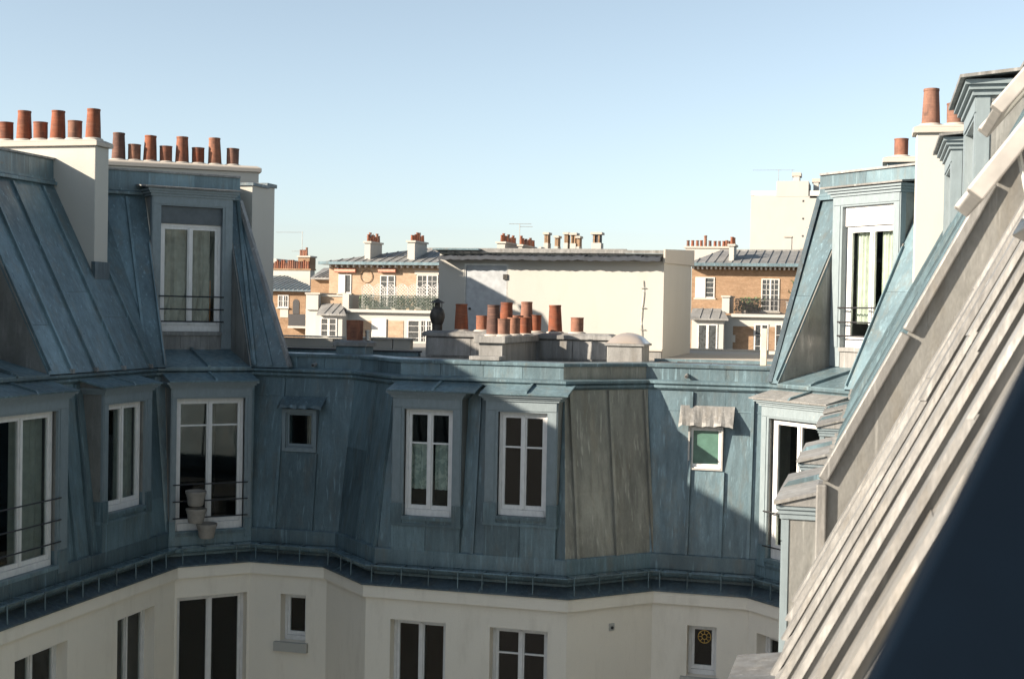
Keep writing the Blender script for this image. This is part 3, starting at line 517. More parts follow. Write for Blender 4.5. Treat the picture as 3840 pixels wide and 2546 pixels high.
for px, X, k, h in ((750, -6.66, TALL, 1.0), (862, -6.70, TALL, 1.1), (965, -6.68, SHORT, 1.1), (1055, -6.66, TALL, 1.08), (840, -6.48, SHORT, .92), (935, -6.48, SHORT, .98), (1040, -6.46, SHORT, 1.0), (1135, -6.5, SHORT, 1.02)):
    d = ray((1550+px/2.4895, 1240)); y = X*d.y/d.x; pot(S, X, min(max(y, 23.35), 26.1), -.45 if y < 25.5 else zc, k, h, .95)
# round wind cowl
C_ = empty('wind_cowl', B); C_['label'] = 'sooty metal wind cowl with a little hat'; d = ray((1550+222/2.4895, 1240)); cx_, cy_ = d.x*25.9/d.y, 25.9
obj('cowl_collar', MB().lathe([(.105, 0), (.105, .1), (.1, .12)], (cx_, cy_, zc), 16), 'dark_cowl', C_, True)
obj('cowl_body', MB().lathe([(.10, .11), (.125, .16), (.152, .26), (.15, .33), (.12, .42), (.06, .47), (.05, .55)], (cx_, cy_, zc), 16), 'dark_cowl', C_, True)
for k in range(4): a = k*math.pi/2+.6; obj('cowl_strut', MB().tube([(cx_+.09*math.cos(a), cy_+.09*math.sin(a), zc+.42), (cx_+.09*math.cos(a), cy_+.09*math.sin(a), zc+.56)], .009, 6), 'dark_cowl', C_)
obj('cowl_hat', MB().lathe([(.14, .55), (.135, .565), (.05, .61), (.015, .64)], (cx_, cy_, zc), 16), 'dark_cowl', C_, True)
# small stack with a broken square flue
S, R = stack('small zinc clad stack with a square rust brown flue', (-9.82, 24.75), .62, .42, 0, FL, -.74, 'zinc', .12, .05, 'zinc_worn')
d0, d1 = -9.93, -9.69
mb = MB(); mb.prism([(d0+.0, 24.6, -.62), (d1, 24.6, -.62), (d1, 24.84, -.62), (d0, 24.84, -.62)], [(d0-.01, 24.6, -.23), (d1+.01, 24.6, -.225), (d1+.01, 24.84, -.24), (d0-.01, 24.84, -.23)]); obj('square_flue', mb, 'terracotta', S)
mb = MB().lathe([(.055, 0), (.055, .16), (.065, .165), (.065, .2)], (-9.53, 24.72, -.62), 12); obj('vent_pipe', mb, 'steel', S, True)
# skylight dome
S = empty('skylight_dome', B); bx('dome_kerb', -4.78, -4.12, 24.65, 25.45, FL, -.60, 'zinc_worn', S, .01); bx('dome_flashing', -4.82, -4.08, 24.61, 25.49, -.599, -.56, 'zinc_worn', S)
n = 10; mb = MB(); vs = []; fs = []
for a in range(n+1):
    for b in range(n+1):
        u, v = a/n*2-1, b/n*2-1; vs.append((-4.45+u*.36, 25.05+v*.40, -.557+.2*(1-u*u)**.6*(1-v*v)**.6))
fs = [(a*(n+1)+b, (a+1)*(n+1)+b, (a+1)*(n+1)+b+1, a*(n+1)+b+1) for a in range(n) for b in range(n)]; mb.add(vs, fs); obj('dome_shell', mb, 'dome', S, True)

# ================================================================== RIGHT WING, NEAR END: one long lower-set slope with roof windows
def xn(z, o=0): return -.42+(z+1.91)/1.921+o              # slope line
BE = math.atan(1.921); EU = Vector((math.cos(BE), 0, math.sin(BE))); EN = Vector((-math.sin(BE), 0, math.cos(BE)))
NS = empty('mansard_roof', B); ys = [-6, -5.2, -4.4, -3.6, -2.8, -2.0, -1.2, -.4, .4, 1.2, 2.0, 2.8, 3.6, 4.4, 5.2, 5.95, 6.7, 7.45, 8.2, 8.8, 9.4, 9.86]
for k in range(len(ys)-1):
    j = random.uniform(0, .008); zc_ = random.uniform(-.8, .8)
    for a, b, o in ((-1.91, zc_, 0), (zc_-.03, 3.6, .007)):
        q = [(xn(a, j+o), a), (xn(b, j+o), b), (xn(b, j+o+.05), b), (xn(a, j+o+.05), a)]
        obj('zinc_sheet', MB().prism([(x, ys[k]+.02, z) for x, z in q], [(x, ys[k+1]-.02, z) for x, z in q]), 'zinc_near', NS)
    if k:
        zq = -1.93+random.uniform(-.03, .02)
        while zq < 3.55:                                  # batten caps, lapped piece over piece
            ze = min(3.6, zq+random.uniform(1.2, 2.4)); h_ = .062+random.uniform(-.006, .006); jy = random.uniform(-.008, .008)
            q = [(.02, -.034), (-.03, -.034), (-.03, -.06), (-h_, -.052), (-h_-.008, 0), (-h_, .052), (-.03, .06), (-.03, .034), (.02, .034)]
            obj('seam', MB().prism([(xn(zq, o-.004), ys[k]+yy+jy, zq) for o, yy in q], [(xn(ze+.02, o+.006), ys[k]+yy+jy, ze+.02) for o, yy in q]), 'zinc_near', NS); zq = ze
obj('eave_flashing', MB().prism([(xn(-1.91, -.03), -6, -1.97), (xn(-1.91, -.05), -6, -1.93), (xn(-1.85, -.01), -6, -1.85), (.2, -6, -1.85), (.2, -6, -1.97)], [(xn(-1.91, -.03), 9.88, -1.97), (xn(-1.91, -.05), 9.88, -1.93), (xn(-1.85, -.01), 9.88, -1.85), (.2, 9.88, -1.85), (.2, 9.88, -1.97)]), 'zinc_near', NS)
bx('wall', -.36, 0, -6, 9.88, -19, -1.975, 'zinc', B)
bx('top_roof', xn(3.6)+.06, 6, -6, 9.88, 3.3, 3.58, 'zinc_dark', B)
# step wall closing the taller far end, with its coping
out = [(-.33, -4.6), (-.33, -1.17), (-.33+(3.0+1.17)/1.921, 3.0), (5, 3.0), (5, -4.6)]
obj('step_wall', MB().prism([(x, 9.9, z) for x, z in out], [(x, 10.02, z) for x, z in out]), 'zinc_smooth', B)
def coping_piece(a, b, o=.045, y0=9.84, y1=10.10, mat='zinc_near'):
    d = Vector((b[0]-a[0], 0, b[1]-a[1])).normalized(); n_ = Vector((-d.z, 0, d.x))
    q = lambda p, e: (p[0]+n_.x*e, p[1]+n_.z*e); A0, A1, B0, B1 = q(a, -.03), q(a, o), q(b, -.03), q(b, o)
    obj('coping', MB().prism([(A0[0], y0, A0[1]), (A1[0], y0, A1[1]), (A1[0], y1, A1[1]), (A0[0], y1, A0[1])], [(B0[0], y0, B0[1]), (B1[0], y0, B1[1]), (B1[0], y1, B1[1]), (B0[0], y1, B0[1])]), mat, B, False, .012)
sl_ = lambda z: (-.33+(z+1.17)/1.921, z)
coping_piece((-.33, -4.6), (-.33, -1.19)); zz = [-1.17, -.1, .95, 2.0, 3.05]
for k in range(4): coping_piece(sl_(zz[k]+.01), sl_(zz[k+1]-.01))
# end of a nearer lower dormer: flat zinc roof
D = empty('dormer_window', B); obj('dormer_roof', MB().prism([(-.78, 6.2, -2.12), (-.38, 6.2, -2.06), (-.38, 6.2, -2.10), (-.78, 6.2, -2.16)], [(-.78, 8.5, -2.12), (-.38, 8.5, -2.06), (-.38, 8.5, -2.10), (-.78, 8.5, -2.16)]), 'zinc_near', D)
bx('cheek', -.70, -.365, 6.35, 8.35, -4.3, -2.17, 'zinc_smooth', D)
# open roof windows
def roof_window(y0, y1, zb, L, raise_, opn, label):
    W = empty('roof_window', B); W['label'] = label; o0 = Vector((xn(zb), 0, zb))
    pt = lambda u, n_, y: tuple(o0+EU*u+EN*n_+Vector((0, y, 0)))
    def bar(mb, u0, u1, n0, n1, ya, yb, f=pt): mb.prism([f(u0, n0, ya), f(u1, n0, ya), f(u1, n1, ya), f(u0, n1, ya)], [f(u0, n0, yb), f(u1, n0, yb), f(u1, n1, yb), f(u0, n1, yb)])
    mb = MB(); t = .07
    bar(mb, 0, L, -.02, raise_, y0, y0+t); bar(mb, 0, L, -.02, raise_, y1-t, y1); bar(mb, 0, t, -.02, raise_, y0+t, y1-t); bar(mb, L-t, L, -.02, raise_, y0+t, y1-t); obj('kerb_frame', mb, 'sash_metal', W, False, .008)
    bar(mb2 := MB(), -.14, L+.1, .0, .02, y0-.12, y1+.12); obj('window_flashing', mb2, 'zinc_near', W)
    ang = math.radians(opn); eu = EU*math.cos(ang)-EN*math.sin(ang); en = EN*math.cos(ang)+EU*math.sin(ang); h = o0+EU*L+EN*(raise_+.012)
    ps = lambda u, n_, y: tuple(h-eu*(L+.03-u)+en*n_+Vector((0, y, 0)))
    mb = MB(); s_ = .085
    bar(mb, 0, L+.03, 0, .075, y0-.03, y0+s_, ps); bar(mb, 0, L+.03, 0, .075, y1-s_, y1+.03, ps); bar(mb, 0, s_, 0, .06, y0+s_, y1-s_, ps); bar(mb, L-s_, L+.03, 0, .06, y0+s_, y1-s_, ps); obj('sash', mb, 'sash_metal', W, False, .008)
    mb = MB(); bar(mb, s_-.01, L-s_+.01, .02, .03, y0+s_-.01, y1-s_+.01, ps); obj('pane', mb, 'glass', W)
    obj('stay', MB().tube([pt(.15, raise_, y1-.03), ps(.35, 0, y1-.03)], .012, 6), 'pvc', W)
    return W
roof_window(7.45, 8.4, .86, 1.3, .17, 12, 'open grey roof window high on the ribbed slope')
roof_window(5.5, 6.4, .30, 1.2, .17, 9, 'open grey roof window lower on the ribbed slope')
# dark side of the roof window the view is taken from
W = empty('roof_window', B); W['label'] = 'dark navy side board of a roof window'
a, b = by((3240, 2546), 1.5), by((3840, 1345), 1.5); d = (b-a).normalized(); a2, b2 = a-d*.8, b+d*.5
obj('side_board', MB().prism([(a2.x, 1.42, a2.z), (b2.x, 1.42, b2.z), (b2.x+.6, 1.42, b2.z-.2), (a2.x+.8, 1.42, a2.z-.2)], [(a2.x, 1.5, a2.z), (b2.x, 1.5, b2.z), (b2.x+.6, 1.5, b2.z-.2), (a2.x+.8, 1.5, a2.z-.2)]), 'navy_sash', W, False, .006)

# ================================================================== THINGS ON THE LOW ROOF AND THE FACADE
H = thing('rooftop_hut', 'white rendered rooftop hut with a grey metal door behind the pots', 'hut')
X0, X1, Y0, Y1, ZT_ = -9.51, -4.41, 29.0, 33.5, 1.14
mb = MB(); mb.box(X0, -8.91, Y0, Y1, FL, ZT_); mb.box(-7.89, X1, Y0, Y1, FL, ZT_); mb.box(-8.91, -7.89, Y0+.06, Y1, FL, ZT_); mb.box(-8.91, -7.89, Y0, Y0+.06, 1.05, ZT_); obj('wall', mb, 'render_white', H)
bx('door', -8.87, -7.93, Y0+.02, Y0+.05, FL+.05, 1.01, 'door_grey', H); mb = MB(); mb.box(-8.91, -8.872, Y0+.005, Y0+.058, FL, 1.05); mb.box(-7.928, -7.89, Y0+.005, Y0+.058, FL, 1.05); mb.box(-8.872, -7.928, Y0+.005, Y0+.058, 1.012, 1.05); obj('door_frame', mb, 'steel', H)
bx('door_closer', -8.0, -7.9, Y0-.03, Y0+.02, .70, .82, 'dark_cowl', H); obj('door_knob', MB().lathe([(.03, 0), (.035, .02), (.02, .05)], (-8.77, Y0+.0, .02), 10), 'rubber', H)
bx('wall_base', X0+.02, X1-.02, Y0-.05, Y0-.001, FL, -.80, 'zinc_worn', H); bx('base_capping', -5.1, X1, Y0-.09, Y0-.001, -.799, -.76, 'stone', H)
obj('roof_slab', MB().prism([(X0-.05, Y0-.1, 1.30), (X1+.02, Y0-.1, 1.30), (X1+.02, Y1+.2, 1.52), (X0-.05, Y1+.2, 1.52)], [(X0-.05, Y0-.1, 1.37), (X1+.02, Y0-.1, 1.37), (X1+.02, Y1+.2, 1.59), (X0-.05, Y1+.2, 1.59)]), 'zinc_worn', H)
bx('soffit', X0+.01, X1-.01, Y0+.02, Y1, ZT_+.001, 1.299, 'render_white', H)
mb = MB(); mb.prism([(X1+.001, Y0-.12, 1.10), (X1+.001, Y1+.2, 1.22), (X1+.001, Y1+.2, 1.60), (X1+.001, Y0-.12, 1.39)], [(X1+.04, Y0-.12, 1.10), (X1+.04, Y1+.2, 1.22), (X1+.04, Y1+.2, 1.60), (X1+.04, Y0-.12, 1.39)]); obj('side_fascia', mb, 'stone', H)
tile_m = MB(); n = 6
A = [(-.005+.43*k/n, 0, .055+.03*(k/n)+.012*math.sin(k*2.1)) for k in range(n+1)]; 
ring = lambda y, dz: [(x, y, z+dz) for x, _, z in A]+[(x, y, z+dz-.085) for x, _, z in reversed(A)]
tile_me = MB().prism(ring(-.26, -.05), ring(.30, .02)).mesh('roof_tile', 'tile_slate')
for k in range(12):
    o = obj('roof_tile', tile_me, None, H); o.location = (-9.42+.413*k, Y0-.05, 1.20+random.uniform(-.006, .006)); o.rotation_euler = (0, random.uniform(.015, .045), 0)
obj('corner_flashing', MB().box(X0-.06, -8.5, Y0-.3, Y0-.08, 1.34, 1.375), 'zinc', H)
mb = MB(); pts = []
for k in range(15): z = .72-1.22*k/14; pts.append((-4.86+.018*math.sin(k*.55)+(-.02 if k > 9 else 0), Y0-.02, z))
obj('wall_cable', MB().tube(pts, .009, 6), 'steel', H, True)
for z in (.55, .12, -.35): bx('cable_clip', -4.90, -4.79, Y0-.03, Y0-.002, z, z+.012, 'steel', H)

# three planters
def planter(x, y, zt, label, tilt):
    T = thing('planter', label, 'flower pot', 'stacked pots by the window rail'); h = .27
    obj('bowl', MB().lathe([(.13, 0), (.142, .02), (.166, h*.62), (.173, h*.64), (.18, h-.05), (.19, h-.045), (.193, h), (.178, h), (.168, h*.75), (.001, h*.72)], (0, 0, 0), 24, False), 'planter', T, True)
    obj('soil', MB().lathe([(.001, h*.74), (.163, h*.745)], (0, 0, 0), 16, False), 'rubber', T)
    T.location = (x, y, zt-h); T.rotation_euler = (tilt, .02, .3); return T
planter(-12.0, 22.48, -3.41, 'empty grey plastic pot hanging highest on the window rail', .03)
planter(-11.99, 22.48, -3.735, 'empty grey plastic pot hanging in the middle of three', -.02)
planter(-11.85, 22.63, -4.02, 'empty grey plastic pot hanging lowest, just above the gutter', .04)
# wooden post and rails, cables
T = thing('wooden_post', 'pale timber post with short rails standing behind the parapet', 'post'); bx('post', -1.95, -1.84, 24.35, 24.46, FL, -.22, 'wood_post', T, .008); bx('post_rail', -1.839, -1.2, 24.38, 24.42, -.68, -.62, 'wood_post', T); bx('foot_block', -1.839, -1.3, 24.36, 24.6, FL, -.87, 'wood_post', T)
for k, (y, z) in enumerate(((26.2, FL+.016), (25.7, FL+.016))):
    pts = [(-4.1+.3*q, y+.12*math.sin(q*.8+k)+(.4 if q < 2 else 0), z) for q in range(11)]; o = obj('roof_cable', MB().tube(pts, .014, 6), 'rubber', None, True); tag(o, ('thick black cable lying across the flat roof nearer the hut', 'thin black cable lying on the flat roof beside the parapet')[k], 'cable')

# ================================================================== BUILDINGS BEHIND
def pr(zf, x0, y0, x1, y1, Y):                            # rectangle drawn on the photograph, set on the plane y = Y
    xm, ym = (x0+x1)/2, (y0+y1)/2
    return by(zf(x0, ym), Y).x, by(zf(x1, ym), Y).x, by(zf(xm, y1), Y).z, by(zf(xm, y0), Y).z
def fr(name, zf, x0, y0, x1, y1, Y, depth, mat, par, bevel=0):
    a, b, c, d = pr(zf, x0, y0, x1, y1, Y); return bx(name, a, b, Y, Y+depth, c, d, mat, par, bevel)
def far_window(par, zf, x0, y0, x1, y1, Y, cols=2, rows=3, shutter=None, name='window', proud=.06):
    W = empty(name, par); a, b, c, d = pr(zf, x0, y0, x1, y1, Y); Yf = Y-proud
    mb = MB(); t = .09; mb.box(a, a+t, Yf, Y+.02, c, d); mb.box(b-t, b, Yf, Y+.02, c, d); mb.box(a+t, b-t, Yf, Y+.02, d-t, d); mb.box(a+t, b-t, Yf, Y+.02, c, c+t)
    g0, g1 = a+t, b-t; m_ = (g0+g1)/2
    if cols > 1: mb.box(m_-.07, m_+.07, Yf+.005, Y+.02, c+t, d-t)
    for k in range(1, rows): z = c+(d-c)*k/rows; mb.box(g0, g1, Yf+.015, Y+.02, z-.02, z+.02)
    if cols > 2:
        for q in (.25, .75): x = g0+(g1-g0)*q; mb.box(x-.02, x+.02, Yf+.015, Y+.02, c+t, d-t)
    obj('frame', mb, 'white_wood', W)
    for l, r in (((g0, m_-.07), (m_+.07, g1)) if cols > 1 else ((g0, g1),)): bx('pane', l, r, Yf+.035, Y+.01, c+t, d-t, 'far_glass', W)
    if shutter:
        l, r, q0, q1 = pr(zf, *shutter, Y-.1); bx('shutter', l, r, Y-.12, Y-.065, q0, q1, 'white_wood', W)
    bx('window_sill', a-.1, b+.1, Y-.2, Y+.02, c-.12, c, 'stone', W); return W
PM = MB().lathe([(.15, 0), (.12, .52), (.14, .54), (.14, .6), (.1, .6), (.1, .4)], n=8, close=True).mesh('chimney_pot', 'terracotta')
def fpot(par, x, y, z, h=1.0):
    o = bpy.data.objects.new('chimney_pot', PM); COL.objects.link(o); o.parent = par; o.location = (x, y, z); o.scale = (1, 1, h); return o
def far_stack(par, zf, x0, y0, x1, y1, Y, deep, pots, mat='render_white', cap=True, alongy=True, name='chimney_stack'):
    S = empty(name, par); a, b, c, d = pr(zf, x0, y0, x1, y1, Y); bx('stack_body', a, b, Y, Y+deep, c, d, mat, S)
    if cap: bx('stack_cap', a-.12, b+.12, Y-.12, Y+deep+.12, d+.002, d+.16, 'stone', S)
    for k in range(pots):
        f = (k+.5)/pots
        if alongy: fpot(S, (a+b)/2, Y+deep*f, d+.16, random.choice((.8, 1, 1, 1.3)))
        else: fpot(S, a+(b-a)*f, Y+deep/2, d+.16, random.choice((.8, 1, 1, 1.25)))
    return S
def far_roof(par, e0, e1, y, z, yr, zr, x_h0, x_h1, nse, mat='zinc_worn'):
    R_ = empty('roof', par); th_ = .15
    obj('roof_plane', MB().prism([(e0, y, z), (e1, y, z), (x_h1, yr, zr), (x_h0, yr, zr)], [(e0, y, z-th_), (e1, y, z-th_), (x_h1, yr, zr-th_), (x_h0, yr, zr-th_)]), mat, R_)
    for k in range(1, nse):
        x = e0+(e1-e0)*k/nse; f = 1.0
        if x < x_h0: f = (x-e0)/max(.01, x_h0-e0)
        if x > x_h1: f = (e1-x)/max(.01, e1-x_h1)
        if f < .08: continue
        A = [(x-.03, y, z), (x+.03, y, z), (x+.03, y, z+.06), (x-.03, y, z+.06)]; Bq = [(p[0], y+(yr-y)*f, p[2]+(zr-z)*f) for p in A]
        obj('roof_seam', MB().prism(A, Bq), 'zinc_worn', R_)
    return R_
def dentils(par, a, b, y, z, n):
    mb = MB()
    for k in range(n): x = a+(b-a)*(k+.5)/n; mb.box(x-.07, x+.07, y-.5, y, z-.22, z)
    o = obj('eave_brackets', mb, 'white_wood', par); o['kind'] = 'stuff'
YB = 110.0
# ---- pale brick block with the trellis balcony
L = thing('brick_block', 'pale brick apartment block with white trellis balcony behind the hut', 'building')
xa, _, _, zt = pr(Z4, 610, 510, 1690, 945, YB); xb = by((2300, 1000), YB).x
bx('wall', xa, xb, YB, YB+9, -19, zt, 'brick_pale', L); _, _, ze0, ze1 = pr(Z4, 580, 488, 1690, 515, YB)
bx('eave', xa-.6, xb, YB-.75, YB+.5, zt+.003, ze1, 'stone', L); bx('eave_gutter', xa-.65, xb, YB-.95, YB-.755, ze1-.18, ze1+.06, 'zinc', L); dentils(L, xa, xb, YB, zt, 46)
zr = by(Z4(1600, 352), 116).z; far_roof(L, xa-.6, xb, YB-.7, ze1+.01, 116, zr, by(Z4(1480, 352), 116).x, xb, 34)
bx('roof_ridge', by(Z4(1480, 352), 116).x, xb, 115.9, 116.2, zr-.1, zr+.12, 'zinc_worn', L)
for x0, x1, y0, y1 in ((960, 1015, 292, 480), (1380, 1450, 285, 480)): far_stack(L, Z4, x0, y0, x1, y1, 110.8, 2.9 if x0 < 1000 else 3.3, 7)
for (x0, y0, x1, y1) in ((65, 440, 205, 640), (445, 490, 510, 640)): far_stack(L, ZN, x0, y0, x1, y1, 117, 5.0, 9)
for (x0, y0, x1, y1, pt) in ((800, 500, 890, 640, 0), (890, 430, 965, 640, 1), (1080, 490, 1140, 640, 1), (1245, 430, 1315, 640, 1), (1355, 440, 1460, 640, 1), (1468, 495, 1522, 640, 1), (1735, 430, 1905, 640, 1)):
    S = empty('chimney_stack', L); a, b, c, d = pr(ZN, x0, y0, x1, y1, 119); bx('stack_body', a, b, 119, 120.2, c, d, 'render_white', S)
    if pt:
        n = max(2, round((b-a)/.35))
        for k in range(n): x = a+(b-a)*(k+.5)/n; bx('flue_slot', x-.07, x+.07, 119.1, 120.1, d+.001, d+.75, 'brick_brown', S)
        bx('stack_cap', a-.08, b+.08, 118.95, 120.25, d+.751, d+.95, 'cap_mortar', S); bx('flue_core', a+.1, b-.1, 119.2, 120.0, d+.001, d+.75, 'rubber', S)
far_window(L, Z4, 705, 597, 830, 782, YB, 2, 1, (712, 602, 768, 780)); far_window(L, Z4, 1112, 607, 1258, 930, YB, 2, 5); far_window(L, Z4, 1470, 603, 1678, 930, YB, 4, 5)
fr('lintel', Z4, 1450, 565, 1690, 602, YB-.08, .1, 'stone', L)
for x0, x1 in ((665, 870), (1095, 1262)):
    A = empty('rolled_awning', L); a, b, c, d = pr(Z4, x0, 552, x1, 572, YB-.3); obj('awning_roll', MB().tube([(a, YB-.25, (c+d)/2), (b, YB-.25, (c+d)/2)], .17, 8), 'awning_cloth', A, True); bx('awning_bracket', a+.2, a+.3, YB-.25, YB+.02, (c+d)/2-.1, (c+d)/2+.3, 'white_wood', A)
cc = by(Z4(976, 618), YB-.1); obj('wall_ring', MB().tube([(cc.x+.55*math.cos(6.2832*k/20), YB-.06, cc.z+.55*math.sin(6.2832*k/20)) for k in range(21)], .03, 6), 'brick_brown', L)
# lower, wider storey with its terrace
YL = 106.0
x0_, x1_, _, zter = pr(Z4, 380, 950, 1690, 1200, YL); bx('lower_wall', x0_, xb, YL, YB-.01, -19, zter, 'render_white', L)
fr('terrace_cornice', Z4, 780, 945, 1690, 975, YL-.35, 1.0, 'render_white', L)
fr('terrace_pier', Z4, 385, 790, 505, 945, YL-.2, 3.5, 'render_white', L); fr('pier_cap', Z4, 375, 778, 522, 792, YL-.3, 3.7, 'stone', L)
fr('terrace_pier', Z4, 742, 795, 805, 940, YL-.2, 3.6, 'render_white', L); fr('terrace_wall', Z4, 506, 815, 741, 945, YL+.4, .5, 'brick_pale', L); fr('wall_coping', Z4, 506, 800, 741, 816, YL+.3, .7, 'stone', L)
a, b, c, d = pr(Z4, 905, 808, 1690, 942, YL-.1); mb = MB()
G_ = empty('terrace_railing', L); bx('handrail', a, xb, YL-.12, YL-.04, d-.05, d, 'rail_green', G_); bx('bottom_rail', a, xb, YL-.1, YL-.06, c+.05, c+.1, 'rail_green', G_)
n = 90
for k in range(n): x = a+(b+2-a)*k/n; mb.box(x-.012, x+.012, YL-.09, YL-.07, c+.1, d-.05)
for k in range(70):
    x = a+(b+2-a)*k/70; h = (d-c)*.75; mb.prism([(x-.012, YL-.088, c+.1), (x+.012, YL-.088, c+.1), (x+.012, YL-.072, c+.1), (x-.012, YL-.072, c+.1)], [(x-.012+h*.5, YL-.088, c+.1+h), (x+.012+h*.5, YL-.088, c+.1+h), (x+.012+h*.5, YL-.072, c+.1+h), (x-.012+h*.5, YL-.072, c+.1+h)])
o = obj('railing_bars', mb, 'rail_green', G_); o['kind'] = 'stuff'
# bay window with a zinc lean-to roof
def bay(par, zf, wx0, wx1, wy0, wy1, rx0, rx1, rt0, rt1, ry0, ry1, Y, nse=4, cols=2, rows=3):
    E_ = empty('bay_window', par); Yb = Y-1.3
    a, b, c, d = pr(zf, wx0, wy0, wx1, wy1, Yb); bx('bay_wall', a-.45, b+.45, Yb, Y-.002, -19, d+.35, 'render_white', E_)
    W = empty('window', E_); mb = MB(); t = .11
    mb.box(a, a+t, Yb-.06, Yb, c, d); mb.box(b-t, b, Yb-.06, Yb, c, d); mb.box(a+t, b-t, Yb-.06, Yb, d-t, d); mb.box(a+t, b-t, Yb-.06, Yb, c, c+t); m_ = (a+b)/2; mb.box(m_-.1, m_+.1, Yb-.06, Yb, c+t, d-t)
    for k in range(1, rows): z = c+(d-c)*k/rows; mb.box(a+t, b-t, Yb-.045, Yb, z-.025, z+.025)
    obj('frame', mb, 'white_wood', W)
    for l, r in ((a+t, m_-.1), (m_+.1, b-t)): bx('pane', l, r, Yb-.03, Yb-.001, c+t, d-t, 'far_glass', W)
    e0, e1, q0, _ = pr(zf, rx0, ry1-4, rx1, ry1, Yb-.4); h0, h1, _, q1 = pr(zf, rt0, ry0, rt1, ry0+4, Y+.3)
    far_roof(E_, e0, e1, Yb-.4, q0, Y+.3, q1, h0, h1, nse, 'zinc_worn')
bay(L, Z4, 527, 690, 1022, 1212, 490, 775, 545, 735, 884, 985, YL)
far_window(L, Z4, 1030, 1032, 1176, 1216, YL, 2, 1, (1034, 1036, 1172, 1212)); fr('brick_panel', Z4, 1182, 1052, 1340, 1235, YL-.03, .05, 'brick_pale', L); fr('brick_panel', Z4, 905, 1052, 1020, 1235, YL-.03, .05, 'brick_pale', L); far_window(L, Z4, 1380, 1045, 1500, 1340, YL, 1, 5); far_window(L, Z4, 1505, 1045, 1620, 1340, YL, 4, 5)
# arched trellis screens along the terrace
for k, (x0, x1) in enumerate(((938, 1046), (1050, 1158), (1162, 1270), (1274, 1386), (1390, 1502), (1506, 1618), (1622, 1730))):
    T = thing('trellis_panel', 'white arched trellis panel next to the white terrace pier' if k == 0 else 'white arched trellis panel among others along the green terrace railing', 'trellis', 'arched trellis panels on the terrace'); a, b, c, d = pr(Z4, x0, 695, x1, 930, YL+.25); wv = b-a; mb = MB(); n = 18; Y_ = YL+.2
    pts = [(a, Y_, c), (a, Y_, d-wv*.28)]+[(a+wv*(q/n), Y_, d-wv*.28+wv*.28*math.sin(math.pi*q/n)) for q in range(1, n)]+[(b, Y_, d-wv*.28), (b, Y_, c)]
    obj('trellis_frame', MB().tube(pts, .022, 5), 'white_wood', T)
    mb = MB(); H_ = d-c
    for sgn in (1, -1):
        q = -H_
        while q < wv+H_:
            seg = []
            for u in range(41):
                z = c+H_*u/40; x = a+q+sgn*(z-c)
                top = d-wv*.28+wv*.28*math.sin(math.pi*min(1, max(0, (x-a)/wv)))
                if a <= x <= b and z <= top: seg.append((x, z))
            if len(seg) > 2: (xa_, za_), (xb_, zb_) = seg[0], seg[-1]; mb.prism([(xa_-.026, Y_+.02*sgn, za_), (xa_+.026, Y_+.02*sgn, za_), (xa_+.026, Y_+.02*sgn+.015, za_), (xa_-.026, Y_+.02*sgn+.015, za_)], [(xb_-.026, Y_+.02*sgn, zb_), (xb_+.026, Y_+.02*sgn, zb_), (xb_+.026, Y_+.02*sgn+.015, zb_), (xb_-.026, Y_+.02*sgn+.015, zb_)])
            q += .27
    o = obj('trellis_slats', mb, 'white_wood', T); o['kind'] = 'stuff'
def bush(x, y, z, r, h, label, pot=True, n=140):
    T = thing('potted_plant', label, 'plant', 'balcony plants'); mb = MB()
    for k in range(n):
        a = random.uniform(0, 6.28); rr = r*math.sqrt(random.random()); zz = z+.3+h*random.random(); s_ = .10+.08*random.random(); c = Vector((x+rr*math.cos(a), y+rr*math.sin(a)*.5, zz)); u = Vector((random.gauss(0, 1), random.gauss(0, 1), random.gauss(0, 1))).normalized()*s_; v = u.cross(Vector((random.gauss(0, 1), random.gauss(0, 1), 1))).normalized()*s_*.5
        mb.add([c-u, c+v, c+u, c-v], [(0, 1, 2, 3)])
    o = obj('foliage', mb, 'leaf', T); o['kind'] = 'stuff'
    obj('pot', MB().lathe([(.2, 0), (.28, .35), (.28, .4)], (x, y, z), 10), 'planter', T)
for k, px in enumerate((960, 1000, 1290, 1340, 1420, 1540, 1600)):
    p = by(Z4(px, 935), YL+.8); bush(p.x, YL+.8, zter, .55, 1.0, 'leafy plant in a pot behind the green railing, next to the pier' if k == 0 else 'leafy plant in a pot behind the green railing under the trellis')
# ---- far left: brick house with a white stack wall
G = thing('far_brick_house', 'brown brick house with arched opening and white pot-topped gable', 'building')
YG = 124.0
bx('wall', by(Z4(-160, 900), YG).x, by(Z4(382, 900), YG).x, YG, YG+10, -19, by(Z4(230, 752), YG).z, 'brick_brown', G)
q0 = by(Z4(90, 748), YG-.6); q1 = by(Z4(530, 752), YG-.6); far_roof(G, by(Z4(-160, 748), YG).x, q1.x, YG-.6, q0.z, YG+6, by(Z4(100, 612), YG+6).z, by(Z4(-160, 612), YG+6).x, by(Z4(200, 620), YG+6).x, 16, 'zinc_dark')
fr('gable_wall', Z4, 52, 556, 425, 720, YG+6.2, 1.2, 'tower_wall', G); fr('gable_coping', Z4, 40, 542, 432, 557, YG+6.1, 1.4, 'brick_brown', G)
S = empty('chimney_row', G)
for k in range(17): p = by(Z4(66+k*21.5, 542), YG+6.8); fpot(S, p.x, YG+6.8, p.z, random.choice((1.0, 1.25, 1.5)))
S = far_stack(G, Z4, 308, 432, 420, 545, YG+7.6, 1.6, 0, 'brick_brown')
for q in (335, 355, 372, 392): p = by(Z4(q, 425), YG+8.4); fpot(S, p.x, YG+8.4, p.z, random.choice((1.2, 1.6)))
far_window(G, Z4, 112, 800, 216, 922, YG, 4, 2)
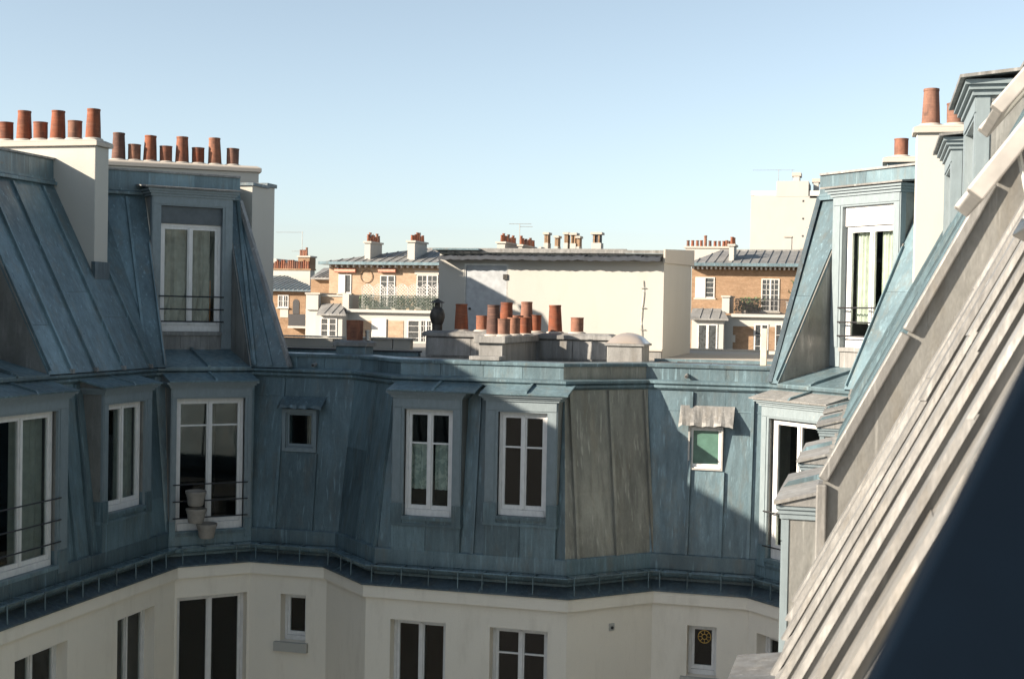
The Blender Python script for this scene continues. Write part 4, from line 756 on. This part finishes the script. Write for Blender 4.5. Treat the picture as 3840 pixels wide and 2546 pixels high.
a, b, c, d = pr(Z4, 255, 842, 318, 985, YG-.05); mb = MB(); r_ = (b-a)/2; ring = [(a, c), (b, c)]+[((a+b)/2+r_*math.cos(math.pi*k/10), d-r_+r_*math.sin(math.pi*k/10)) for k in range(11)]; obj('arched_opening', mb.prism([(x, YG-.04, z) for x, z in ring], [(x, YG+.02, z) for x, z in ring]), 'rubber', G)
fr('balcony_slab', Z4, 205, 1104, 380, 1125, YG-1.0, 1.0, 'stone', G); fr('balcony_screen', Z4, 212, 988, 376, 1104, YG-.95, .05, 'iron', G); fr('corner_pier', Z4, 130, 930, 210, 1020, YG-.06, .08, 'stone', G)
fr('brick_wing', Z4, 430, 640, 612, 1000, YB+2, 6, 'brick_brown', L); fr('white_block', Z4, -40, 445, 96, 520, 150, 8, 'render_white', G)
p0 = by(Z4(430, 600), YB+1.5); p1 = by(Z4(612, 535), YB+6); far_roof(L, p0.x, by(Z4(612, 600), YB+1.5).x, YB+1.5, by(Z4(520, 632), YB+1.5).z, YB+6, p1.z, by(Z4(560, 540), YB+6).x, p1.x, 5)
# ---- brown brick block on the other side of the hut
Rr = thing('brown_brick_block', 'brown brick apartment block with dark balcony rail and pot row', 'building')
xa, xb2, _, zt = pr(ZK, 135, 386, 2300, 930, YB); bx('wall', xa, xb2, YB, YB+9, -19, zt, 'brick_brown', Rr); ze1 = by(ZK(850, 350), YB).z
bx('eave', xa-.3, xb2, YB-.9, YB+.5, zt+.003, ze1, 'stone', Rr); bx('eave_gutter', xa-.3, xb2, YB-1.1, YB-.905, ze1-.2, ze1+.05, 'zinc', Rr); dentils(Rr, xa, xb2, YB, zt, 40)
zr = by(ZK(1100, 190), 116).z; far_roof(Rr, xa-.3, xb2, YB-.85, ze1+.01, 116, zr, by(ZK(470, 200), 116).x, xb2, 21); bx('roof_ridge', by(ZK(470, 200), 116).x, xb2, 115.9, 116.2, zr-.1, zr+.1, 'zinc_worn', Rr)
S = far_stack(Rr, ZK, 62, 160, 600, 330, 117, 1.0, 0)
for q, h in ((95, 1.2), (148, 1.2), (203, 1.2), (250, 1.2), (298, 1.9), (352, 1.15), (412, 1.1), (462, 1.1), (515, 1.1), (548, 1.2), (574, 1.1)): p = by(ZK(q, 150), 117.5); fpot(S, p.x, 117.5, p.z-.12, h)
far_stack(Rr, ZK, 575, 135, 632, 345, 110.6, 2.2, 3)
far_window(Rr, ZK, 180, 500, 408, 745, YB, 2, 4, (186, 506, 298, 742)); far_window(Rr, ZK, 955, 520, 1168, 905, YB, 4, 6)
xw, _, _, zter2 = pr(ZK, 135, 950, 1400, 1440, YL); bx('lower_wall', xw, xb2, YL, YB-.01, -19, zter2, 'render_white', Rr); fr('terrace_cornice', ZK, 600, 943, 2000, 980, YL-.35, 1.0, 'render_white', Rr)
fr('terrace_pier', ZK, 493, 735, 580, 925, YL-.2, 3.4, 'render_white', Rr); fr('pier_cap', ZK, 483, 718, 592, 736, YL-.3, 3.6, 'stone', Rr); fr('parapet_wall', ZK, 135, 765, 492, 900, YL+1.5, .4, 'brick_brown', Rr)
a, b, c, d = pr(ZK, 650, 757, 1500, 945, YL-.1); G_ = empty('terrace_railing', Rr); bx('handrail', a, b, YL-.12, YL-.04, d-.06, d, 'iron', G_); bx('bottom_rail', a, b, YL-.12, YL-.04, c+.06, c+.12, 'iron', G_); mb = MB()
for k in range(75): x = a+(b-a)*k/75; mb.box(x-.015, x+.015, YL-.1, YL-.06, c+.12, d-.06)
o = obj('railing_bars', mb, 'iron', G_); o['kind'] = 'stuff'
for px, lb in ((760, 'dark bushy plant behind the iron rail of the brown block'), (880, 'dark bushy plant behind the iron rail of the brown block'), (1390, 'tall green plant at the end of the iron rail')):
    p = by(ZK(px, 930), YL+.8); bush(p.x, YL+.8, zter2, .8, 1.1 if px < 1000 else 2.6, lb)
T = thing('balcony_box', 'white storage box on the terrace of the brown block', 'box'); a, b, c, d = pr(ZK, 1250, 800, 1385, 930, YL+1); bx('box_body', a, b, YL+1, YL+2, zter2, d, 'white_wood', T); bx('box_lid', a-.05, b+.05, YL+.95, YL+2.05, d+.002, d+.08, 'white_wood', T)
bay(Rr, ZK, 205, 440, 1050, 1365, 115, 570, 150, 495, 868, 985, YL, 4, 2, 1)
fr('brick_panel', ZK, 620, 1078, 860, 1445, YL-.03, .05, 'brick_brown', Rr); fr('brick_panel', ZK, 1042, 1085, 1112, 1445, YL-.03, .05, 'brick_brown', Rr)
for y0 in (1180, 1395): fr('quoin', ZK, 600, y0, 650, y0+85, YL-.05, .04, 'stone', Rr)
far_window(Rr, ZK, 872, 1052, 1038, 1440, YL, 2, 3); far_window(Rr, ZK, 1116, 1052, 1275, 1440, YL, 2, 3)
# ---- white tower block
Wt = thing('white_tower', 'tall blank white apartment tower with a raised stair block', 'building'); YT = 185.0
a, b, c, d = pr(ZT, 448, 530, 2400, 1330, YT); bx('wall', a, b, YT, YT+18, -19, d, 'tower_wall', Wt); fr('stair_block', ZT, 830, 312, 1300, 540, YT-.03, 7, 'tower_wall', Wt)
mb = MB(); a, b, c, d = pr(ZT, 455, 455, 828, 528, YT); 
bx('terrace_rail', a, b, YT, YT+.3, d-.7, d, 'white_wood', Wt); bx('rail_post', a, a+.5, YT, YT+.3, c, d-.701, 'white_wood', Wt); bx('terrace_glass', a+.5, b, YT+.4, YT+.5, c, d-.7, 'far_glass', Wt)
a, b, c, d = pr(ZT, 1320, 450, 2400, 528, YT); bx('terrace_rail', a, b, YT, YT+.3, d-1.0, d, 'white_wood', Wt); bx('set_back_storey', a, b, YT+3, YT+15, c, d-.5, 'render_white', Wt)
for x0, y0, x1, y1 in ((1080, 240, 1168, 315), (1372, 330, 1448, 470)): S = empty('chimney_stack', Wt); a, b, c, d = pr(ZT, x0, y0, x1, y1, YT+2); bx('stack_body', a, b, YT+2, YT+4.5, c, d, 'render_white', S); bx('stack_cap', a-.2, b+.2, YT+1.9, YT+4.6, d+.01, d+.5, 'cap_mortar', S)
for px, py in ((1225, 605), (1222, 865), (1216, 1120)): fr('vent_hole', ZT, px-13, py-14, px+13, py+14, YT-.02, .05, 'rubber', Wt)
# roof plant on the brown block
S = empty('roof_vent', Rr); fr('vent_body', ZT, 948, 1135, 1050, 1345, 118, 1.2, 'render_white', S); fr('vent_cap', ZT, 938, 1118, 1060, 1136, 117.9, 1.4, 'cap_mortar', S)
S = empty('roof_vent', Rr); fr('vent_body', ZT, 1168, 1235, 1300, 1345, 118, 1.5, 'stone', S); fr('vent_base', ZT, 1175, 1310, 1295, 1350, 117.9, 1.7, 'brick_brown', S)
S = empty('flue_cowl', Rr); p = by(ZT(1350, 1340), 118); q = by(ZT(1350, 1105), 118); obj('flue_pipe', MB().lathe([(.3, 0), (.3, q.z-p.z)], (p.x, 118.5, p.z), 12), 'steel', S, True); fr('flue_head', ZT, 1292, 1015, 1425, 1105, 118, 1.4, 'sash_metal', S); obj('flue_foot', MB().lathe([(.42, 0), (.42, 1.1)], (p.x+.1, 118.4, p.z-.2), 12), 'terracotta', S, True)
S = far_stack(Rr, ZT, 1445, 1110, 1560, 1345, 118.5, 1.2, 0)
def antenna(x, y, z0, z1, els, label, hold=None):
    T = thing('antenna', label, 'antenna'); obj('mast', MB().tube([(x, y, z0), (x, y, z1)], .035, 6), 'steel', T)
    for z, l0, l1 in els: obj('element', MB().tube([(x+l0, y, z), (x+l1, y, z)], .022, 5), 'steel', T)
p = by(Z4(347, 400), YG+8.4); q = by(Z4(347, 178), YG+8.4); antenna(p.x, YG+8.4, p.z-.6, q.z, ((q.z-.1, -3.0, .1), (q.z-2.1, -1.2, .5), (q.z-2.7, -.1, .3)), 'tall thin antenna mast on the brown brick chimney')
p = by(ZN(462, 480), 118.5); q = by(ZN(462, 95), 118.5); antenna(p.x, 118.5, p.z, q.z, ((q.z, -1.0, 1.1), (q.z-.25, 0, 1.2), (q.z-2.9, -1.6, .6)), 'thin antenna with cross bars rising among the clustered pots')
for px, pz, ln in ((860, 150, 3.5), (1058, 150, 2.2)): p = by(ZT(px, 320), YT+3); q = by(ZT(px, pz), YT+3); antenna(p.x, YT+3, p.z-.8, q.z, ((q.z, -ln, .3),), 'faint antenna mast on the white tower stair block' if px < 900 else 'faint short-armed antenna beside the tower chimney')
def bird(x, y, z, s_, mat, label):
    T = thing('bird', label, 'bird'); prof = [(.0, -.22), (.05, -.18), (.11, -.05), (.115, .05), (.08, .14), (.05, .18), (.065, .23), (.045, .28), (.005, .31)]
    mb = MB(); n = 10
    vs = [(u*s_, r*math.cos(6.2832*k/n)*s_, (r*math.sin(6.2832*k/n)+.16+(u*.45))*s_) for r, u in prof for k in range(n)]
    mb.add(vs, [(i*n+k, i*n+(k+1) % n, (i+1)*n+(k+1) % n, (i+1)*n+k) for i in range(len(prof)-1) for k in range(n)]); o = obj('body', mb, mat, T, True)
    for sg in (-.04, .04): obj('leg', MB().tube([(0, sg*s_, 0), (0, sg*s_, .1*s_)], .012*s_, 5), 'wood_post', T)
    obj('beak', MB().tube([(.30*s_, 0, .29*s_), (.38*s_, 0, .28*s_)], [.02*s_, .004*s_], 5), 'gold_wire', T); obj('tail', MB().prism([(-.36*s_, -.05*s_, .04*s_), (-.36*s_, .05*s_, .04*s_), (-.2*s_, .04*s_, .1*s_), (-.2*s_, -.04*s_, .1*s_)], [(-.36*s_, -.05*s_, .055*s_), (-.36*s_, .05*s_, .055*s_), (-.2*s_, .04*s_, .13*s_), (-.2*s_, -.04*s_, .13*s_)]), 'pigeon_grey', T)
    T.location = (x, y, z)
p = by(ZT(1345, 1013), 118.6); bird(p.x, 118.6, p.z, 1.3, 'gull_white', 'white gull standing on the square flue head by the tower')
p = by(Z4(1015, 240), 111.2); bird(p.x, 111.2, p.z, 1.0, 'pigeon_grey', 'grey pigeon standing on the pale brick block chimney pots')

# ================================================================== tidy: origins at bases, lift everything to real height
bpy.context.view_layer.update()
def kids(o):
    r = []
    for c in o.children: r.append(c); r += kids(c)
    return r
users = {}
for o in bpy.data.objects:
    if o.type == 'MESH': users.setdefault(o.data.name, []).append(o)
for o in bpy.data.objects:                                # unique meshes: move the origin to the piece itself
    if o.type == 'MESH' and len(users[o.data.name]) == 1 and o.location.length < 1e-6 and o.rotation_euler.to_matrix().is_identity if False else (o.type == 'MESH' and len(users[o.data.name]) == 1 and o.location.length < 1e-6):
        co = [v.co for v in o.data.vertices]
        if not co: continue
        c = Vector(((min(v.x for v in co)+max(v.x for v in co))/2, (min(v.y for v in co)+max(v.y for v in co))/2, min(v.z for v in co)))
        o.data.transform(Matrix.Translation(-c)); o.location = c
bpy.context.view_layer.update()
for e in [o for o in bpy.data.objects if o.type == 'EMPTY' and o.location.length < 1e-6 and o.children]:
    e.hide_render = False
def place(e):
    for c in e.children:
        if c.type == 'EMPTY': place(c)
    if e.type == 'EMPTY' and e.location.length < 1e-6 and e.children:
        pts = [Vector(c.location) for c in e.children]; c = Vector((sum(p.x for p in pts)/len(pts), sum(p.y for p in pts)/len(pts), min(p.z for p in pts)))
        for k in e.children: k.location = Vector(k.location)-c
        e.location = c
for o in [o for o in bpy.data.objects if o.parent is None and o.type == 'EMPTY']: place(o)
for o in bpy.data.objects:
    if o.parent is None and o.type in ('EMPTY', 'MESH'): o.location.z += EYE
SC.cycles.max_bounces = 12; SC.cycles.diffuse_bounces = 8
